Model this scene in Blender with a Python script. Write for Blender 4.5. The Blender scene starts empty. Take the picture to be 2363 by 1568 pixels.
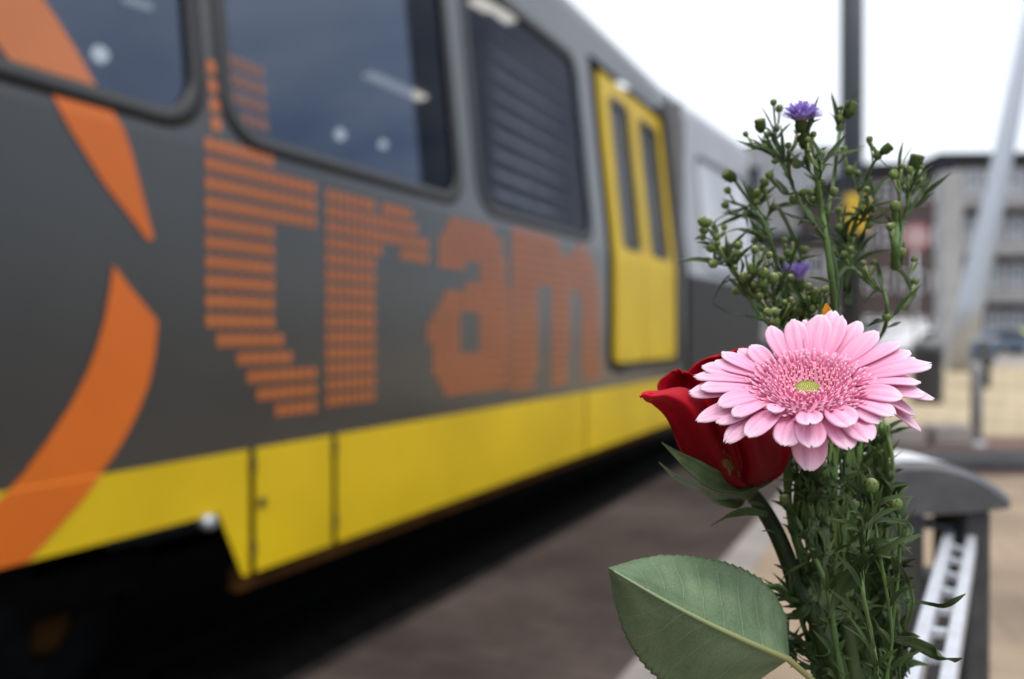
import bpy, bmesh, math, random
from mathutils import Vector, Matrix, noise
from mathutils.geometry import tessellate_polygon
R = random.Random(7)
sc = bpy.context.scene
COL = sc.collection
PI = math.pi
F = 1838.0            # focal length in units of a 2363-wide picture
EYE = 1.12            # camera height
# ------------------------------------------------------------------ materials
def new_mat(name):
    m = bpy.data.materials.new(name); m.use_nodes = True
    nt = m.node_tree
    b = nt.nodes['Principled BSDF']
    return m, nt, b
def mat(name, col, rough=.6, metal=0., var=.12, scale=8., bump=0., spec=.5, col2=None, coat=0., detail=6., stretch=None):
    m, nt, b = new_mat(name)
    tc = nt.nodes.new('ShaderNodeTexCoord'); no = nt.nodes.new('ShaderNodeTexNoise')
    no.inputs['Scale'].default_value = scale; no.inputs['Detail'].default_value = detail
    if stretch:
        mp = nt.nodes.new('ShaderNodeMapping'); mp.inputs['Scale'].default_value = stretch
        nt.links.new(tc.outputs['Object'], mp.inputs['Vector']); nt.links.new(mp.outputs[0], no.inputs['Vector'])
    else:
        nt.links.new(tc.outputs['Object'], no.inputs['Vector'])
    rp = nt.nodes.new('ShaderNodeValToRGB')
    c2 = col2 or [min(1, c * (1 + var)) for c in col]
    c1 = col if col2 else [c * (1 - var) for c in col]
    rp.color_ramp.elements[0].position = .32; rp.color_ramp.elements[1].position = .68
    rp.color_ramp.elements[0].color = (*c1, 1); rp.color_ramp.elements[1].color = (*c2, 1)
    nt.links.new(no.outputs['Fac'], rp.inputs['Fac']); nt.links.new(rp.outputs['Color'], b.inputs['Base Color'])
    b.inputs['Roughness'].default_value = rough; b.inputs['Metallic'].default_value = metal
    b.inputs['Specular IOR Level'].default_value = spec
    b.inputs['Coat Weight'].default_value = coat; b.inputs['Coat Roughness'].default_value = .16
    if bump:
        bp = nt.nodes.new('ShaderNodeBump'); bp.inputs['Strength'].default_value = bump; bp.inputs['Distance'].default_value = .01
        nt.links.new(no.outputs['Fac'], bp.inputs['Height']); nt.links.new(bp.outputs[0], b.inputs['Normal'])
    return m
def math_node(nt, op, a, b=None):
    n = nt.nodes.new('ShaderNodeMath'); n.operation = op
    for i, v in enumerate((a, b)):
        if v is None: continue
        if isinstance(v, (int, float)): n.inputs[i].default_value = v
        else: nt.links.new(v, n.inputs[i])
    return n.outputs[0]
def plant_mat(name, stops, vein=0., veinscale=9., transl=.25, rough=.5, bump=.3, noise_amt=.12, sss=0., back=None, ncoords=500., spec=.22):
    """colour runs along the UV v axis; fine veins run lengthwise."""
    m, nt, b = new_mat(name)
    uv = nt.nodes.new('ShaderNodeTexCoord'); sp = nt.nodes.new('ShaderNodeSeparateXYZ')
    nt.links.new(uv.outputs['UV'], sp.inputs[0])
    rp = nt.nodes.new('ShaderNodeValToRGB'); cr = rp.color_ramp
    while len(cr.elements) < len(stops): cr.elements.new(.5)
    for e, (p, c) in zip(cr.elements, stops): e.position = p; e.color = (*c, 1)
    no = nt.nodes.new('ShaderNodeTexNoise'); no.inputs['Scale'].default_value = ncoords; no.inputs['Detail'].default_value = 3
    nt.links.new(uv.outputs['Object'], no.inputs['Vector'])
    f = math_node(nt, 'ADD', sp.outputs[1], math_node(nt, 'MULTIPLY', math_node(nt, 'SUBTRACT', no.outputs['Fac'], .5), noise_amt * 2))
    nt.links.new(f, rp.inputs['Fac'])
    col = rp.outputs['Color']
    if vein:
        mp = nt.nodes.new('ShaderNodeMapping'); mp.inputs['Scale'].default_value = (veinscale, .9, 1)
        nt.links.new(uv.outputs['UV'], mp.inputs['Vector'])
        n2 = nt.nodes.new('ShaderNodeTexNoise'); n2.inputs['Scale'].default_value = 1.6; n2.inputs['Detail'].default_value = 2
        nt.links.new(mp.outputs[0], n2.inputs['Vector'])
        mx = nt.nodes.new('ShaderNodeMix'); mx.data_type = 'RGBA'; mx.blend_type = 'MULTIPLY'
        r2 = nt.nodes.new('ShaderNodeValToRGB'); r2.color_ramp.elements[0].position = .35; r2.color_ramp.elements[1].position = .65
        r2.color_ramp.elements[0].color = (1 - vein, (1 - vein) ** 2.2, 1 - vein * 1.2, 1); r2.color_ramp.elements[1].color = (1, 1, 1, 1)
        nt.links.new(n2.outputs['Fac'], r2.inputs['Fac'])
        mx.inputs[0].default_value = 1
        nt.links.new(col, mx.inputs[6]); nt.links.new(r2.outputs['Color'], mx.inputs[7]); col = mx.outputs[2]
        bp = nt.nodes.new('ShaderNodeBump'); bp.inputs['Strength'].default_value = bump; bp.inputs['Distance'].default_value = .0006
        nt.links.new(n2.outputs['Fac'], bp.inputs['Height']); nt.links.new(bp.outputs[0], b.inputs['Normal'])
    nt.links.new(col, b.inputs['Base Color'])
    b.inputs['Roughness'].default_value = rough; b.inputs['Specular IOR Level'].default_value = spec
    b.inputs['Sheen Weight'].default_value = 0
    if sss: b.inputs['Subsurface Weight'].default_value = sss; b.inputs['Subsurface Radius'].default_value = (.004, .002, .002); b.inputs['Subsurface Scale'].default_value = .3
    if transl:
        tr = nt.nodes.new('ShaderNodeBsdfTranslucent'); ms = nt.nodes.new('ShaderNodeMixShader'); ms.inputs[0].default_value = transl
        nt.links.new(col, tr.inputs['Color']); nt.links.new(b.outputs[0], ms.inputs[1]); nt.links.new(tr.outputs[0], ms.inputs[2])
        nt.links.new(ms.outputs[0], nt.nodes['Material Output'].inputs['Surface'])
    return m
def emit_mat(name, col, s):
    m, nt, b = new_mat(name)
    b.inputs['Base Color'].default_value = (*col, 1); b.inputs['Emission Color'].default_value = (*col, 1); b.inputs['Emission Strength'].default_value = s
    return m
def glass_mat(name, tint=(.55, .74, 1.0), ior=1.75, see=.18, seecol=(.25, .3, .36), rough=.03):
    m, nt, b = new_mat(name)
    nt.nodes.remove(b)
    gl = nt.nodes.new('ShaderNodeBsdfGlossy'); gl.inputs['Roughness'].default_value = rough; gl.inputs['Color'].default_value = (*tint, 1)
    tr = nt.nodes.new('ShaderNodeBsdfTransparent'); tr.inputs['Color'].default_value = (*seecol, 1)
    df = nt.nodes.new('ShaderNodeBsdfDiffuse'); df.inputs['Color'].default_value = (.014, .018, .026, 1)
    m1 = nt.nodes.new('ShaderNodeMixShader'); m1.inputs[0].default_value = 1 - see
    nt.links.new(tr.outputs[0], m1.inputs[2]); nt.links.new(df.outputs[0], m1.inputs[1])
    fr = nt.nodes.new('ShaderNodeFresnel'); fr.inputs['IOR'].default_value = ior
    m2 = nt.nodes.new('ShaderNodeMixShader')
    nt.links.new(fr.outputs[0], m2.inputs[0]); nt.links.new(m1.outputs[0], m2.inputs[1]); nt.links.new(gl.outputs[0], m2.inputs[2])
    nt.links.new(m2.outputs[0], nt.nodes['Material Output'].inputs['Surface'])
    return m
M = {}
M['graphite'] = mat('graphite paint', (.026, .024, .020), .36, .0, .22, 1.3, spec=.5, coat=.7)
M['yellow'] = mat('yellow paint', (.60, .405, .004), .45, 0, .10, 1.6, spec=.3, coat=.05)
M['orange'] = mat('orange foil', (.56, .115, .003), .42, 0, .06, 3, spec=.4, coat=.2)
M['dots'] = mat('orange dot foil', (.42, .115, .022), .45, 0, .1, 3, spec=.4, coat=.25)
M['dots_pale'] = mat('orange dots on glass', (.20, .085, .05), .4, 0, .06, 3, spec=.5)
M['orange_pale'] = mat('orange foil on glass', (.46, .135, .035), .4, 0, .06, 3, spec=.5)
M['rubber'] = mat('black rubber', (.008, .008, .009), .45, 0, .1, 10)
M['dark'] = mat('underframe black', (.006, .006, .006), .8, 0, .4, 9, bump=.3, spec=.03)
M['rust'] = mat('rusty lip', (.05, .022, .006), .8, 0, .4, 12, spec=.03)
M['inside'] = mat('tram interior', (.03, .034, .04), .7, 0, .2, 3)
M['inside_light'] = mat('tram ceiling', (.12, .13, .14), .6, 0, .1, 3)
M['slat'] = mat('slat grey', (.55, .55, .56), .7)  # light bars of the reflection painted behind the last tram window
M['slatback'] = mat('slat back', (.10, .10, .11), .8)
M['bellow'] = mat('bellows grey', (.20, .20, .21), .8)
M['seat'] = mat('seat fabric', (.015, .03, .07), .8, 0, .3, 20)
M['lamp'] = emit_mat('lamp white', (1, .94, .82), 1.9)
M['strip'] = emit_mat('light strip', (1, .90, .78), .8)
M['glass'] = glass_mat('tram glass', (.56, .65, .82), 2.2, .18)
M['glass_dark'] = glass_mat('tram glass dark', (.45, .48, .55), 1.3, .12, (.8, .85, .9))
M['glass_far'] = glass_mat('tram glass far', (1.0, 1.0, 1.0), 4.5, .05)
M['win'] = mat('window glass dark', (.012, .014, .018), .25, 0, .3, 2, spec=.3)
M['win_blue'] = mat('window glass pale', (.24, .25, .27), .4, 0, .35, .6, spec=.8)
M['silver'] = mat('silver paint', (.36, .375, .395), .4, .2, .06, 3)
M['greycar'] = mat('dark grey paint', (.02, .02, .021), .5, 0, .06, 3, spec=.3)
M['steel'] = mat('galvanised steel', (.46, .48, .51), .42, .75, .12, 30, bump=.05)
M['whitesteel'] = mat('zinc rail', (.52, .54, .58), .45, .25, .12, 60, bump=.1)
M['post'] = mat('cast grey paint', (.05, .05, .052), .55, .1, .25, 40, bump=.15)
M['cap'] = mat('cap grey paint', (.10, .10, .104), .32, .3, .2, 30, bump=.1, spec=.6)
M['plate'] = mat('weathered plate', (.62, .63, .65), .5, 0, .15, 25)  # pale colour stands for sky reflected on the post cap's top
M['paleglass'] = mat('milky glass', (.50, .53, .57), .15, 0, .08, 1.2, spec=.8)  # pale base colour paints the white sky reflected in the rear car's window
M['pole'] = mat('dark pole paint', (.028, .034, .042), .5, .1, .1, 5)
M['signyellow'] = mat('sign yellow', (.60, .38, .02), .5)
M['signred'] = mat('sign red', (.30, .10, .10), .5)
M['pinkish'] = mat('faded sign face', (.42, .30, .30), .6)
M['white'] = mat('white paint', (.78, .78, .78), .5, 0, .04)
M['brick'] = mat('brown brick', (.075, .052, .048), .9, 0, .25, 1.5)
M['brickd'] = mat('grey brown brick', (.13, .11, .105), .9, 0, .2, 1.5)
M['concrete'] = mat('concrete', (.34, .34, .34), .85, 0, .12, 1.5)
M['lightconc'] = mat('pale render', (.30, .29, .29), .85, 0, .1, .8)
M['roofd'] = mat('dark roof', (.03, .032, .036), .85, spec=.03)
M['tyre'] = mat('tyre', (.012, .012, .012), .8, spec=.03)
M['carred'] = mat('car red', (.35, .02, .03), .3, coat=.5)
M['carblue'] = mat('car blue', (.10, .14, .20), .3, coat=.5)
M['cardark'] = mat('car dark', (.02, .022, .027), .3, coat=.5)
M['cargreen'] = mat('hi vis', (.50, .62, .05), .5)
M['binm'] = mat('bin grey', (.035, .036, .038), .6)
M['skin'] = mat('skin', (.45, .25, .18), .6)
M['cloth'] = mat('dark coat', (.02, .022, .03), .9)
M['jeans'] = mat('jeans', (.03, .045, .08), .9)
M['bark'] = mat('bark', (.06, .045, .035), .95, 0, .3, 6, spec=.03)
M['kerbdark'] = mat('dirty kerb', (.022, .019, .018), .95, 0, .3, 6, spec=.03)  # near-black kerb, close in tone to the track bed beside it
M['kerb'] = mat('kerb concrete', (.26, .235, .215), .9, 0, .2, 3)
M['ties'] = mat('tie plastic', (.02, .02, .02), .5)
# plants
M['petal'] = plant_mat('gerbera petal', [(0, (.88, .24, .42)), (.3, (.94, .39, .57)), (.75, (.96, .52, .68)), (.95, (.97, .70, .80)), (1, (.97, .86, .88))], vein=.10, veinscale=7, transl=.12, rough=.5, bump=.5, noise_amt=.05)
M['floret'] = plant_mat('disc floret', [(0, (.88, .28, .48)), (.5, (.94, .38, .56)), (.9, (.95, .48, .65)), (1, (.96, .60, .74))], transl=.15, rough=.5, noise_amt=.06)
M['bulb'] = plant_mat('disc bud', [(0, (.62, .10, .20)), (.55, (.84, .28, .40)), (.9, (.92, .46, .56)), (1, (.94, .60, .67))], transl=.1, rough=.5)
M['centre'] = plant_mat('disc centre', [(0, (.36, .38, .08)), (1, (.60, .62, .20))], transl=.1, rough=.5)
M['rose'] = plant_mat('rose petal', [(0, (.11, .0008, .003)), (.4, (.22, .0012, .007)), (.75, (.48, .003, .016)), (1, (.70, .008, .028))], vein=.18, veinscale=5, transl=.14, rough=.6, bump=.35, noise_amt=.10, ncoords=160, spec=.12)  # dark base of the ramp paints the gerbera's shade into the petals
M['stem'] = plant_mat('stem green', [(0, (.030, .060, .012)), (1, (.060, .110, .020))], transl=0, rough=.5, noise_amt=.4, ncoords=220)
M['rosestem'] = plant_mat('rose stem', [(0, (.014, .022, .005)), (1, (.030, .046, .009))], transl=0, rough=.5, noise_amt=.5, ncoords=150)
M['asterstem'] = plant_mat('aster stem', [(0, (.055, .10, .028)), (1, (.12, .19, .055))], transl=0, rough=.5, noise_amt=.5, ncoords=260)
M['foliage'] = plant_mat('narrow leaf', [(0, (.040, .085, .026)), (.5, (.060, .115, .034)), (1, (.10, .17, .05))], vein=.25, veinscale=3, transl=.25, rough=.45, noise_amt=.3, ncoords=120)
M['foliaged'] = plant_mat('shaded leaf', [(0, (.016, .045, .014)), (.5, (.026, .065, .020)), (1, (.05, .10, .03))], vein=.25, veinscale=3, transl=.2, rough=.45, noise_amt=.3, ncoords=120)
M['sepal'] = plant_mat('sepal', [(0, (.035, .06, .015)), (.6, (.05, .09, .025)), (1, (.10, .14, .05))], vein=.2, veinscale=3, transl=.12, rough=.5, noise_amt=.3)
M['sepalpale'] = plant_mat('sepal pale', [(0, (.10, .14, .08)), (.5, (.24, .29, .20)), (1, (.12, .18, .06))], vein=.2, veinscale=3, transl=.12, rough=.6, noise_amt=.3)
M['bud'] = plant_mat('aster bud', [(0, (.07, .12, .03)), (.5, (.15, .21, .06)), (.8, (.25, .31, .11)), (.95, (.42, .40, .22)), (1, (.46, .40, .28))], transl=.05, rough=.6, noise_amt=.22, ncoords=700)
M['budd'] = plant_mat('aster calyx', [(0, (.035, .06, .015)), (.6, (.07, .11, .025)), (1, (.22, .22, .09))], transl=.05, rough=.6, noise_amt=.25, ncoords=700)
M['violet'] = plant_mat('aster ray', [(0, (.46, .36, .62)), (.5, (.40, .29, .70)), (1, (.48, .37, .80))], transl=.3, rough=.6, noise_amt=.12)
M['orangepet'] = plant_mat('orange petal', [(0, (.7, .25, .02)), (1, (.8, .35, .02))], transl=.2)
# ------------------------------------------------------------------ mesh helpers
class MB:
    def __init__(s): s.v = []; s.f = []; s.uv = []
    def add(s, verts, faces, uvs=None):
        o = len(s.v); s.v += [tuple(v) for v in verts]; s.f += [tuple(i + o for i in f) for f in faces]
        s.uv += list(uvs) if uvs else [(0, 0)] * len(verts)
    def box(s, x0, x1, y0, y1, z0, z1):
        s.add([(x0,y0,z0),(x1,y0,z0),(x1,y1,z0),(x0,y1,z0),(x0,y0,z1),(x1,y0,z1),(x1,y1,z1),(x0,y1,z1)],
              [(0,3,2,1),(4,5,6,7),(0,1,5,4),(1,2,6,5),(2,3,7,6),(3,0,4,7)])
    def tube(s, pts, rad, n=8, caps=True, v0=0., v1=1.):
        pts = [Vector(p) for p in pts]; m = len(pts)
        if isinstance(rad, (int, float)): rad = [rad] * m
        up = Vector((.31, .2, .93)); verts = []; uvs = []
        prev = None
        for i, p in enumerate(pts):
            t = (pts[min(i+1, m-1)] - pts[max(i-1, 0)]).normalized()
            if prev is None: a = t.cross(up); a = a.normalized() if a.length > 1e-5 else Vector((1,0,0))
            else: a = (prev - t * prev.dot(t)).normalized()
            prev = a; b = t.cross(a)
            for k in range(n):
                w = 2*PI*k/n
                verts.append(p + (a*math.cos(w) + b*math.sin(w)) * rad[i]); uvs.append((k/n, v0 + (v1-v0)*i/(m-1)))
        faces = [(i*n+k, i*n+(k+1) % n, (i+1)*n+(k+1) % n, (i+1)*n+k) for i in range(m-1) for k in range(n)]
        if caps: faces += [tuple(reversed(range(n))), tuple(range((m-1)*n, m*n))]
        s.add(verts, faces, uvs)
    def lathe(s, prof, base, axis, n=12, mod=None):
        """prof: list of (r, z); axis direction"""
        ax = Vector(axis).normalized(); a = ax.orthogonal().normalized(); b = ax.cross(a); base = Vector(base)
        verts = []; uvs = []; m = len(prof)
        for i, (r, z) in enumerate(prof):
            for k in range(n):
                w = 2*PI*k/n; rr = r * (mod(i, w) if mod else 1)
                verts.append(base + ax*z + (a*math.cos(w)+b*math.sin(w))*rr); uvs.append((k/n, i/(m-1)))
        faces = [(i*n+k, i*n+(k+1) % n, (i+1)*n+(k+1) % n, (i+1)*n+k) for i in range(m-1) for k in range(n)]
        faces += [tuple(reversed(range(n))), tuple(range((m-1)*n, m*n))]
        s.add(verts, faces, uvs)
    def grid(s, fn, nu, nv):
        verts = []; uvs = []
        for j in range(nv+1):
            for i in range(nu+1):
                verts.append(fn(i/nu, j/nv)); uvs.append((i/nu, j/nv))
        s.add(verts, [(j*(nu+1)+i, j*(nu+1)+i+1, (j+1)*(nu+1)+i+1, (j+1)*(nu+1)+i) for j in range(nv) for i in range(nu)], uvs)
    def build(s, name, m, parent=None, smooth=True, sub=0, solid=0., bevel=0.):
        me = bpy.data.meshes.new(name); me.from_pydata(s.v, [], s.f); 
        uvl = me.uv_layers.new(name='UVMap')
        idx = [0]*len(me.loops); me.loops.foreach_get('vertex_index', idx)
        flat = []
        for i in idx: flat += s.uv[i]
        uvl.data.foreach_set('uv', flat)
        if smooth: me.polygons.foreach_set('use_smooth', [True]*len(me.polygons))
        me.materials.append(m if not isinstance(m, str) else M[m]); me.update()
        o = bpy.data.objects.new(name, me); COL.objects.link(o)
        if parent is not None: o.parent = parent
        if bevel:
            md = o.modifiers.new('bevel', 'BEVEL'); md.width = bevel; md.segments = 2; md.limit_method = 'ANGLE'
        if solid:
            md = o.modifiers.new('solid', 'SOLIDIFY'); md.thickness = solid; md.offset = 0
        if sub:
            md = o.modifiers.new('sub', 'SUBSURF'); md.levels = sub; md.render_levels = sub
        return o
def box_obj(name, m, parent, *a, bevel=0.):
    b = MB(); b.box(*a); return b.build(name, m, parent, smooth=False, bevel=bevel)
def tag(o, label=None, cat=None, group=None, kind=None):
    if label: o['label'] = label
    if cat: o['category'] = cat
    if group: o['group'] = group
    if kind: o['kind'] = kind
    return o
def thing(name, label, cat, loc=(0,0,0), rz=0., group=None):
    o = bpy.data.objects.new(name, None); COL.objects.link(o); o.location = loc; o.rotation_euler = (0,0,rz); o.empty_display_size = .05
    return tag(o, label, cat, group)
def copy_tree(o, parent=None):
    c = o.copy(); COL.objects.link(c); c.parent = parent
    for ch in [x for x in bpy.data.objects if x.parent == o]: copy_tree(ch, c)
    return c
def S(x, y, z):
    return Vector(((x-1181.5)/F*z, z, EYE-(y-773)/F*z))
def ray(x, y): return Vector(((x-1181.5)/F, 1, -(y-773)/F))
def c1(x, y): return (1476.9+x*.3337, 646.2+y*.3337)
def c2(x, y): return (1575.4+x*.3533, 215.4+y*.3533)
def c3(x, y): return (1353.8+x*.4271, 1015.4+y*.4271)
def spline(pts, n):
    """Catmull-Rom through points -> n samples"""
    pts = [Vector(p) for p in pts]
    if len(pts) == 2: return [pts[0].lerp(pts[1], i/(n-1)) for i in range(n)]
    P = [pts[0]*2-pts[1]] + pts + [pts[-1]*2-pts[-2]]; out = []
    m = len(pts)-1
    for i in range(n):
        u = i/(n-1)*m; k = min(int(u), m-1); t = u-k
        a, b, c, d = P[k:k+4]
        out.append(.5*((2*b)+(c-a)*t+(2*a-5*b+4*c-d)*t*t+(3*b-a-3*c+d)*t**3))
    return out
def lerp_list(v, u):
    if isinstance(v, (int, float)): return v
    x = u*(len(v)-1); k = min(int(x), len(v)-2); return v[k]+(v[k+1]-v[k])*(x-k)
CAMDIR = Vector((-.3, -.95, .15))
def ribbon(mb, pts, widths, face=CAMDIR, n=14, cup=.15, twist=0., nu=6, wave=0.):
    c = spline(pts, n); face = Vector(face).normalized()
    rows = []
    for i in range(n):
        t = (c[min(i+1, n-1)]-c[max(i-1, 0)]).normalized()
        sd = t.cross(face); sd = sd.normalized() if sd.length > 1e-4 else Vector((1,0,0))
        if twist: sd = Matrix.Rotation(twist*i/(n-1), 3, t) @ sd
        rows.append((c[i], sd, sd.cross(t)))
    def fn(u, v):
        k = min(int(round(v*(n-1))), n-1); p, sd, nn = rows[k]; a = u*2-1; w = lerp_list(widths, v)/2
        return p + sd*(a*w) + nn*(cup*w*(a*a) + wave*w*math.sin(v*19+a*2))
    mb.grid(fn, nu, n-1)
# ------------------------------------------------------------------ world, light, camera
SUN_EL, SUN_AZ = math.radians(58), math.radians(150)   # azimuth clockwise from +Y
w = bpy.data.worlds.new('World'); sc.world = w; w.use_nodes = True
nt = w.node_tree; nt.nodes.clear()
out = nt.nodes.new('ShaderNodeOutputWorld'); bg = nt.nodes.new('ShaderNodeBackground'); bg.inputs['Strength'].default_value = .1
sky = nt.nodes.new('ShaderNodeTexSky'); sky.sky_type = 'NISHITA'; sky.sun_disc = False
sky.sun_elevation = SUN_EL; sky.sun_rotation = SUN_AZ
bg2 = nt.nodes.new('ShaderNodeBackground')
tc = nt.nodes.new('ShaderNodeTexCoord'); no = nt.nodes.new('ShaderNodeTexNoise'); no.inputs['Scale'].default_value = 4.2; no.inputs['Detail'].default_value = 5
mp = nt.nodes.new('ShaderNodeMapping'); mp.inputs['Scale'].default_value = (1, 1, 2.6); mp.inputs['Location'].default_value = (.6, 0, 0)
nt.links.new(tc.outputs['Generated'], mp.inputs['Vector']); nt.links.new(mp.outputs[0], no.inputs['Vector'])
rp = nt.nodes.new('ShaderNodeValToRGB')
rp.color_ramp.elements[0].position = .38; rp.color_ramp.elements[0].color = (.40, .50, .70, 1)
rp.color_ramp.elements[1].position = .62; rp.color_ramp.elements[1].color = (.84, .90, 1.02, 1)
nt.links.new(no.outputs['Fac'], rp.inputs['Fac'])
# bright veil of cloud toward the street (+Y), broken cloud on the other side
sp = nt.nodes.new('ShaderNodeSeparateXYZ'); nt.links.new(tc.outputs['Generated'], sp.inputs[0])
mr = nt.nodes.new('ShaderNodeMapRange'); mr.inputs['From Min'].default_value = .55; mr.inputs['From Max'].default_value = .85
nt.links.new(sp.outputs['Y'], mr.inputs['Value'])
mx = nt.nodes.new('ShaderNodeMix'); mx.data_type = 'RGBA'; nt.links.new(mr.outputs[0], mx.inputs[0])
mz = nt.nodes.new('ShaderNodeMapRange'); mz.inputs['From Min'].default_value = .35; mz.inputs['From Max'].default_value = .8; nt.links.new(sp.outputs['Z'], mz.inputs['Value'])
mq = nt.nodes.new('ShaderNodeMix'); mq.data_type = 'RGBA'; nt.links.new(mz.outputs[0], mq.inputs[0]); nt.links.new(rp.outputs['Color'], mq.inputs[6]); mq.inputs[7].default_value = (2.0, 2.0, 1.97, 1)
nt.links.new(mq.outputs[2], mx.inputs[6]); mx.inputs[7].default_value = (1.12, 1.14, 1.16, 1)
nt.links.new(mx.outputs[2], bg2.inputs['Color']); bg2.inputs['Strength'].default_value = .95
lo_ = nt.nodes.new('ShaderNodeMapRange'); lo_.inputs['From Min'].default_value = -.02; lo_.inputs['From Max'].default_value = .2; lo_.inputs['To Min'].default_value = .33; nt.links.new(sp.outputs['Z'], lo_.inputs['Value'])
mw = nt.nodes.new('ShaderNodeMix'); mw.data_type = 'RGBA'; mw.blend_type = 'MULTIPLY'; mw.inputs[0].default_value = 1; nt.links.new(mq.outputs[2], mw.inputs[6]); nt.links.new(lo_.outputs[0], mw.inputs[7]); nt.links.new(mw.outputs[2], mx.inputs[6])
ad = nt.nodes.new('ShaderNodeAddShader')
nt.links.new(sky.outputs[0], bg.inputs['Color']); bg.inputs['Strength'].default_value = .05
nt.links.new(bg.outputs[0], ad.inputs[0]); nt.links.new(bg2.outputs[0], ad.inputs[1]); nt.links.new(ad.outputs[0], out.inputs['Surface'])
sd = bpy.data.lights.new('sun', 'SUN'); sd.energy = 1.1; sd.angle = math.radians(18); sd.color = (1, .96, .9)
so = bpy.data.objects.new('sun', sd); COL.objects.link(so)
dv = Vector((math.sin(SUN_AZ)*math.cos(SUN_EL), math.cos(SUN_AZ)*math.cos(SUN_EL), math.sin(SUN_EL)))
so.rotation_euler = dv.to_track_quat('Z', 'Y').to_euler(); so.location = (0, 0, 30)
cd = bpy.data.cameras.new('camera'); cam = bpy.data.objects.new('camera', cd); COL.objects.link(cam); sc.camera = cam
cd.lens = 28; cd.sensor_width = 36; cd.clip_start = .02; cd.clip_end = 2000
cam.location = (0, 0, EYE); cam.rotation_euler = (math.radians(90)-math.atan(11/F), 0, 0)
cd.dof.use_dof = True; cd.dof.focus_distance = .322; cd.dof.aperture_fstop = 4.8; cd.dof.aperture_blades = 9
sc.view_settings.view_transform = 'Standard'; sc.view_settings.look = 'None'; sc.view_settings.exposure = 0
sc.render.engine = 'CYCLES'; sc.cycles.use_denoising = True; sc.cycles.max_bounces = 6; sc.cycles.transparent_max_bounces = 8
sc.cycles.sample_clamp_indirect = 4; sc.cycles.use_adaptive_sampling = True; sc.cycles.adaptive_threshold = .01
# ------------------------------------------------------------------ tram frame
TH = math.atan(936/F); U = Vector((math.sin(TH), math.cos(TH), 0)); N_ = Vector((-math.cos(TH), math.sin(TH), 0)); D = 2.044
FOLD = 1.72; KT = math.tan(math.radians(6))
def fy(h):       # inward lean of the side at height h
    return 0 if h <= FOLD else (h-FOLD)*KT
def tl(x, y, depth=None):
    """picture ray -> (t, h) on the tram side"""
    d = ray(x, y); dt = d.dot(U); dn = d.dot(N_)
    lam = D/dn; t, h = dt*lam, EYE+d.z*lam
    if h > FOLD:
        # -D+lam*dn = KT*(EYE+lam*dz-FOLD)
        lam = (D+KT*(EYE-FOLD))/(dn-KT*d.z); t, h = dt*lam, EYE+d.z*lam
    return t, h
def tlp(x, y, yy):
    d = ray(x, y); lam = (D+yy)/d.dot(N_); return d.dot(U)*lam, EYE+d.z*lam
def tx(x): return tl(x, 773)[0]
ROT_T = math.atan2(U.y, U.x)
def rrect(x0, x1, y0, y1, r, n=6):
    pts = []
    for cx, cy, a0 in ((x1-r, y0+r, -90), (x1-r, y1-r, 0), (x0+r, y1-r, 90), (x0+r, y0+r, 180)):
        for k in range(n+1):
            a = math.radians(a0+90*k/n); pts.append((cx+r*math.cos(a), cy+r*math.sin(a)))
    return pts
def fill2d(loops, mapf, extra_cuts=()):
    """triangulate polygon with holes in 2D, cut at given v, map to 3D"""
    tris = tessellate_polygon([[Vector((a, b, 0)) for a, b in lp] for lp in loops])
    flat = [p for lp in loops for p in lp]
    bm = bmesh.new(); vs = [bm.verts.new((p[0], p[1], 0)) for p in flat]
    for t in tris:
        try: bm.faces.new([vs[i] for i in t])
        except ValueError: pass
    for c in extra_cuts:
        bmesh.ops.bisect_plane(bm, geom=bm.verts[:]+bm.edges[:]+bm.faces[:], plane_co=(0, c, 0), plane_no=(0, 1, 0))
    bmesh.ops.recalc_face_normals(bm, faces=bm.faces[:])
    bm.verts.ensure_lookup_table(); bm.verts.index_update()
    mb = MB(); V = [mapf(v.co.x, v.co.y) for v in bm.verts]
    Fc = []
    for f in bm.faces:
        ids = [v.index for v in f.verts]
        if f.normal.z < 0: ids.reverse()
        Fc.append(ids)
    mb.add(V, Fc); bm.free(); return mb
def clip_x(poly, c, sgn):
    out = []; n = len(poly)
    for i in range(n):
        p, q = poly[i-1], poly[i]; a, b = (p[0]-c)*sgn, (q[0]-c)*sgn
        if (a >= 0) != (b >= 0): f = a/(a-b); out.append((c, p[1]+(q[1]-p[1])*f))
        if b >= 0: out.append(q)
    return out
def ring2d(outer, inner, mapf):
    n = len(outer); mb = MB()
    mb.add([mapf(*p) for p in outer]+[mapf(*p) for p in inner], [(k, (k+1) % n, n+(k+1) % n, n+k) for k in range(n)]); return mb
tram = thing('tram', 'graphite and yellow tram car with dotted orange lettering, orange swoosh and yellow double doors', 'tram', D*N_, ROT_T)
W = 2.65
T0, T1 = -3.2, tx(1578)
SILL, WTOP = 1.785, 3.10
wins = [(tx(455)-1.62-1.52, tx(455)-1.62), (tx(455)-1.52, tl(458, 150)[0]), (tl(508, 120)[0], tl(1046, 250)[0]), (tl(1088, 250)[0], tl(1347, 350)[0])]
wins[0] = (wins[1][0]-1.62, wins[1][0]-.12)
DOOR = (tl(1430, 773)[0], tl(1566, 773)[0]); DB, DT = .90, 3.20
SK = .728
side = lambda off: (lambda t, h: (t, fy(h)-off, h))
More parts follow.
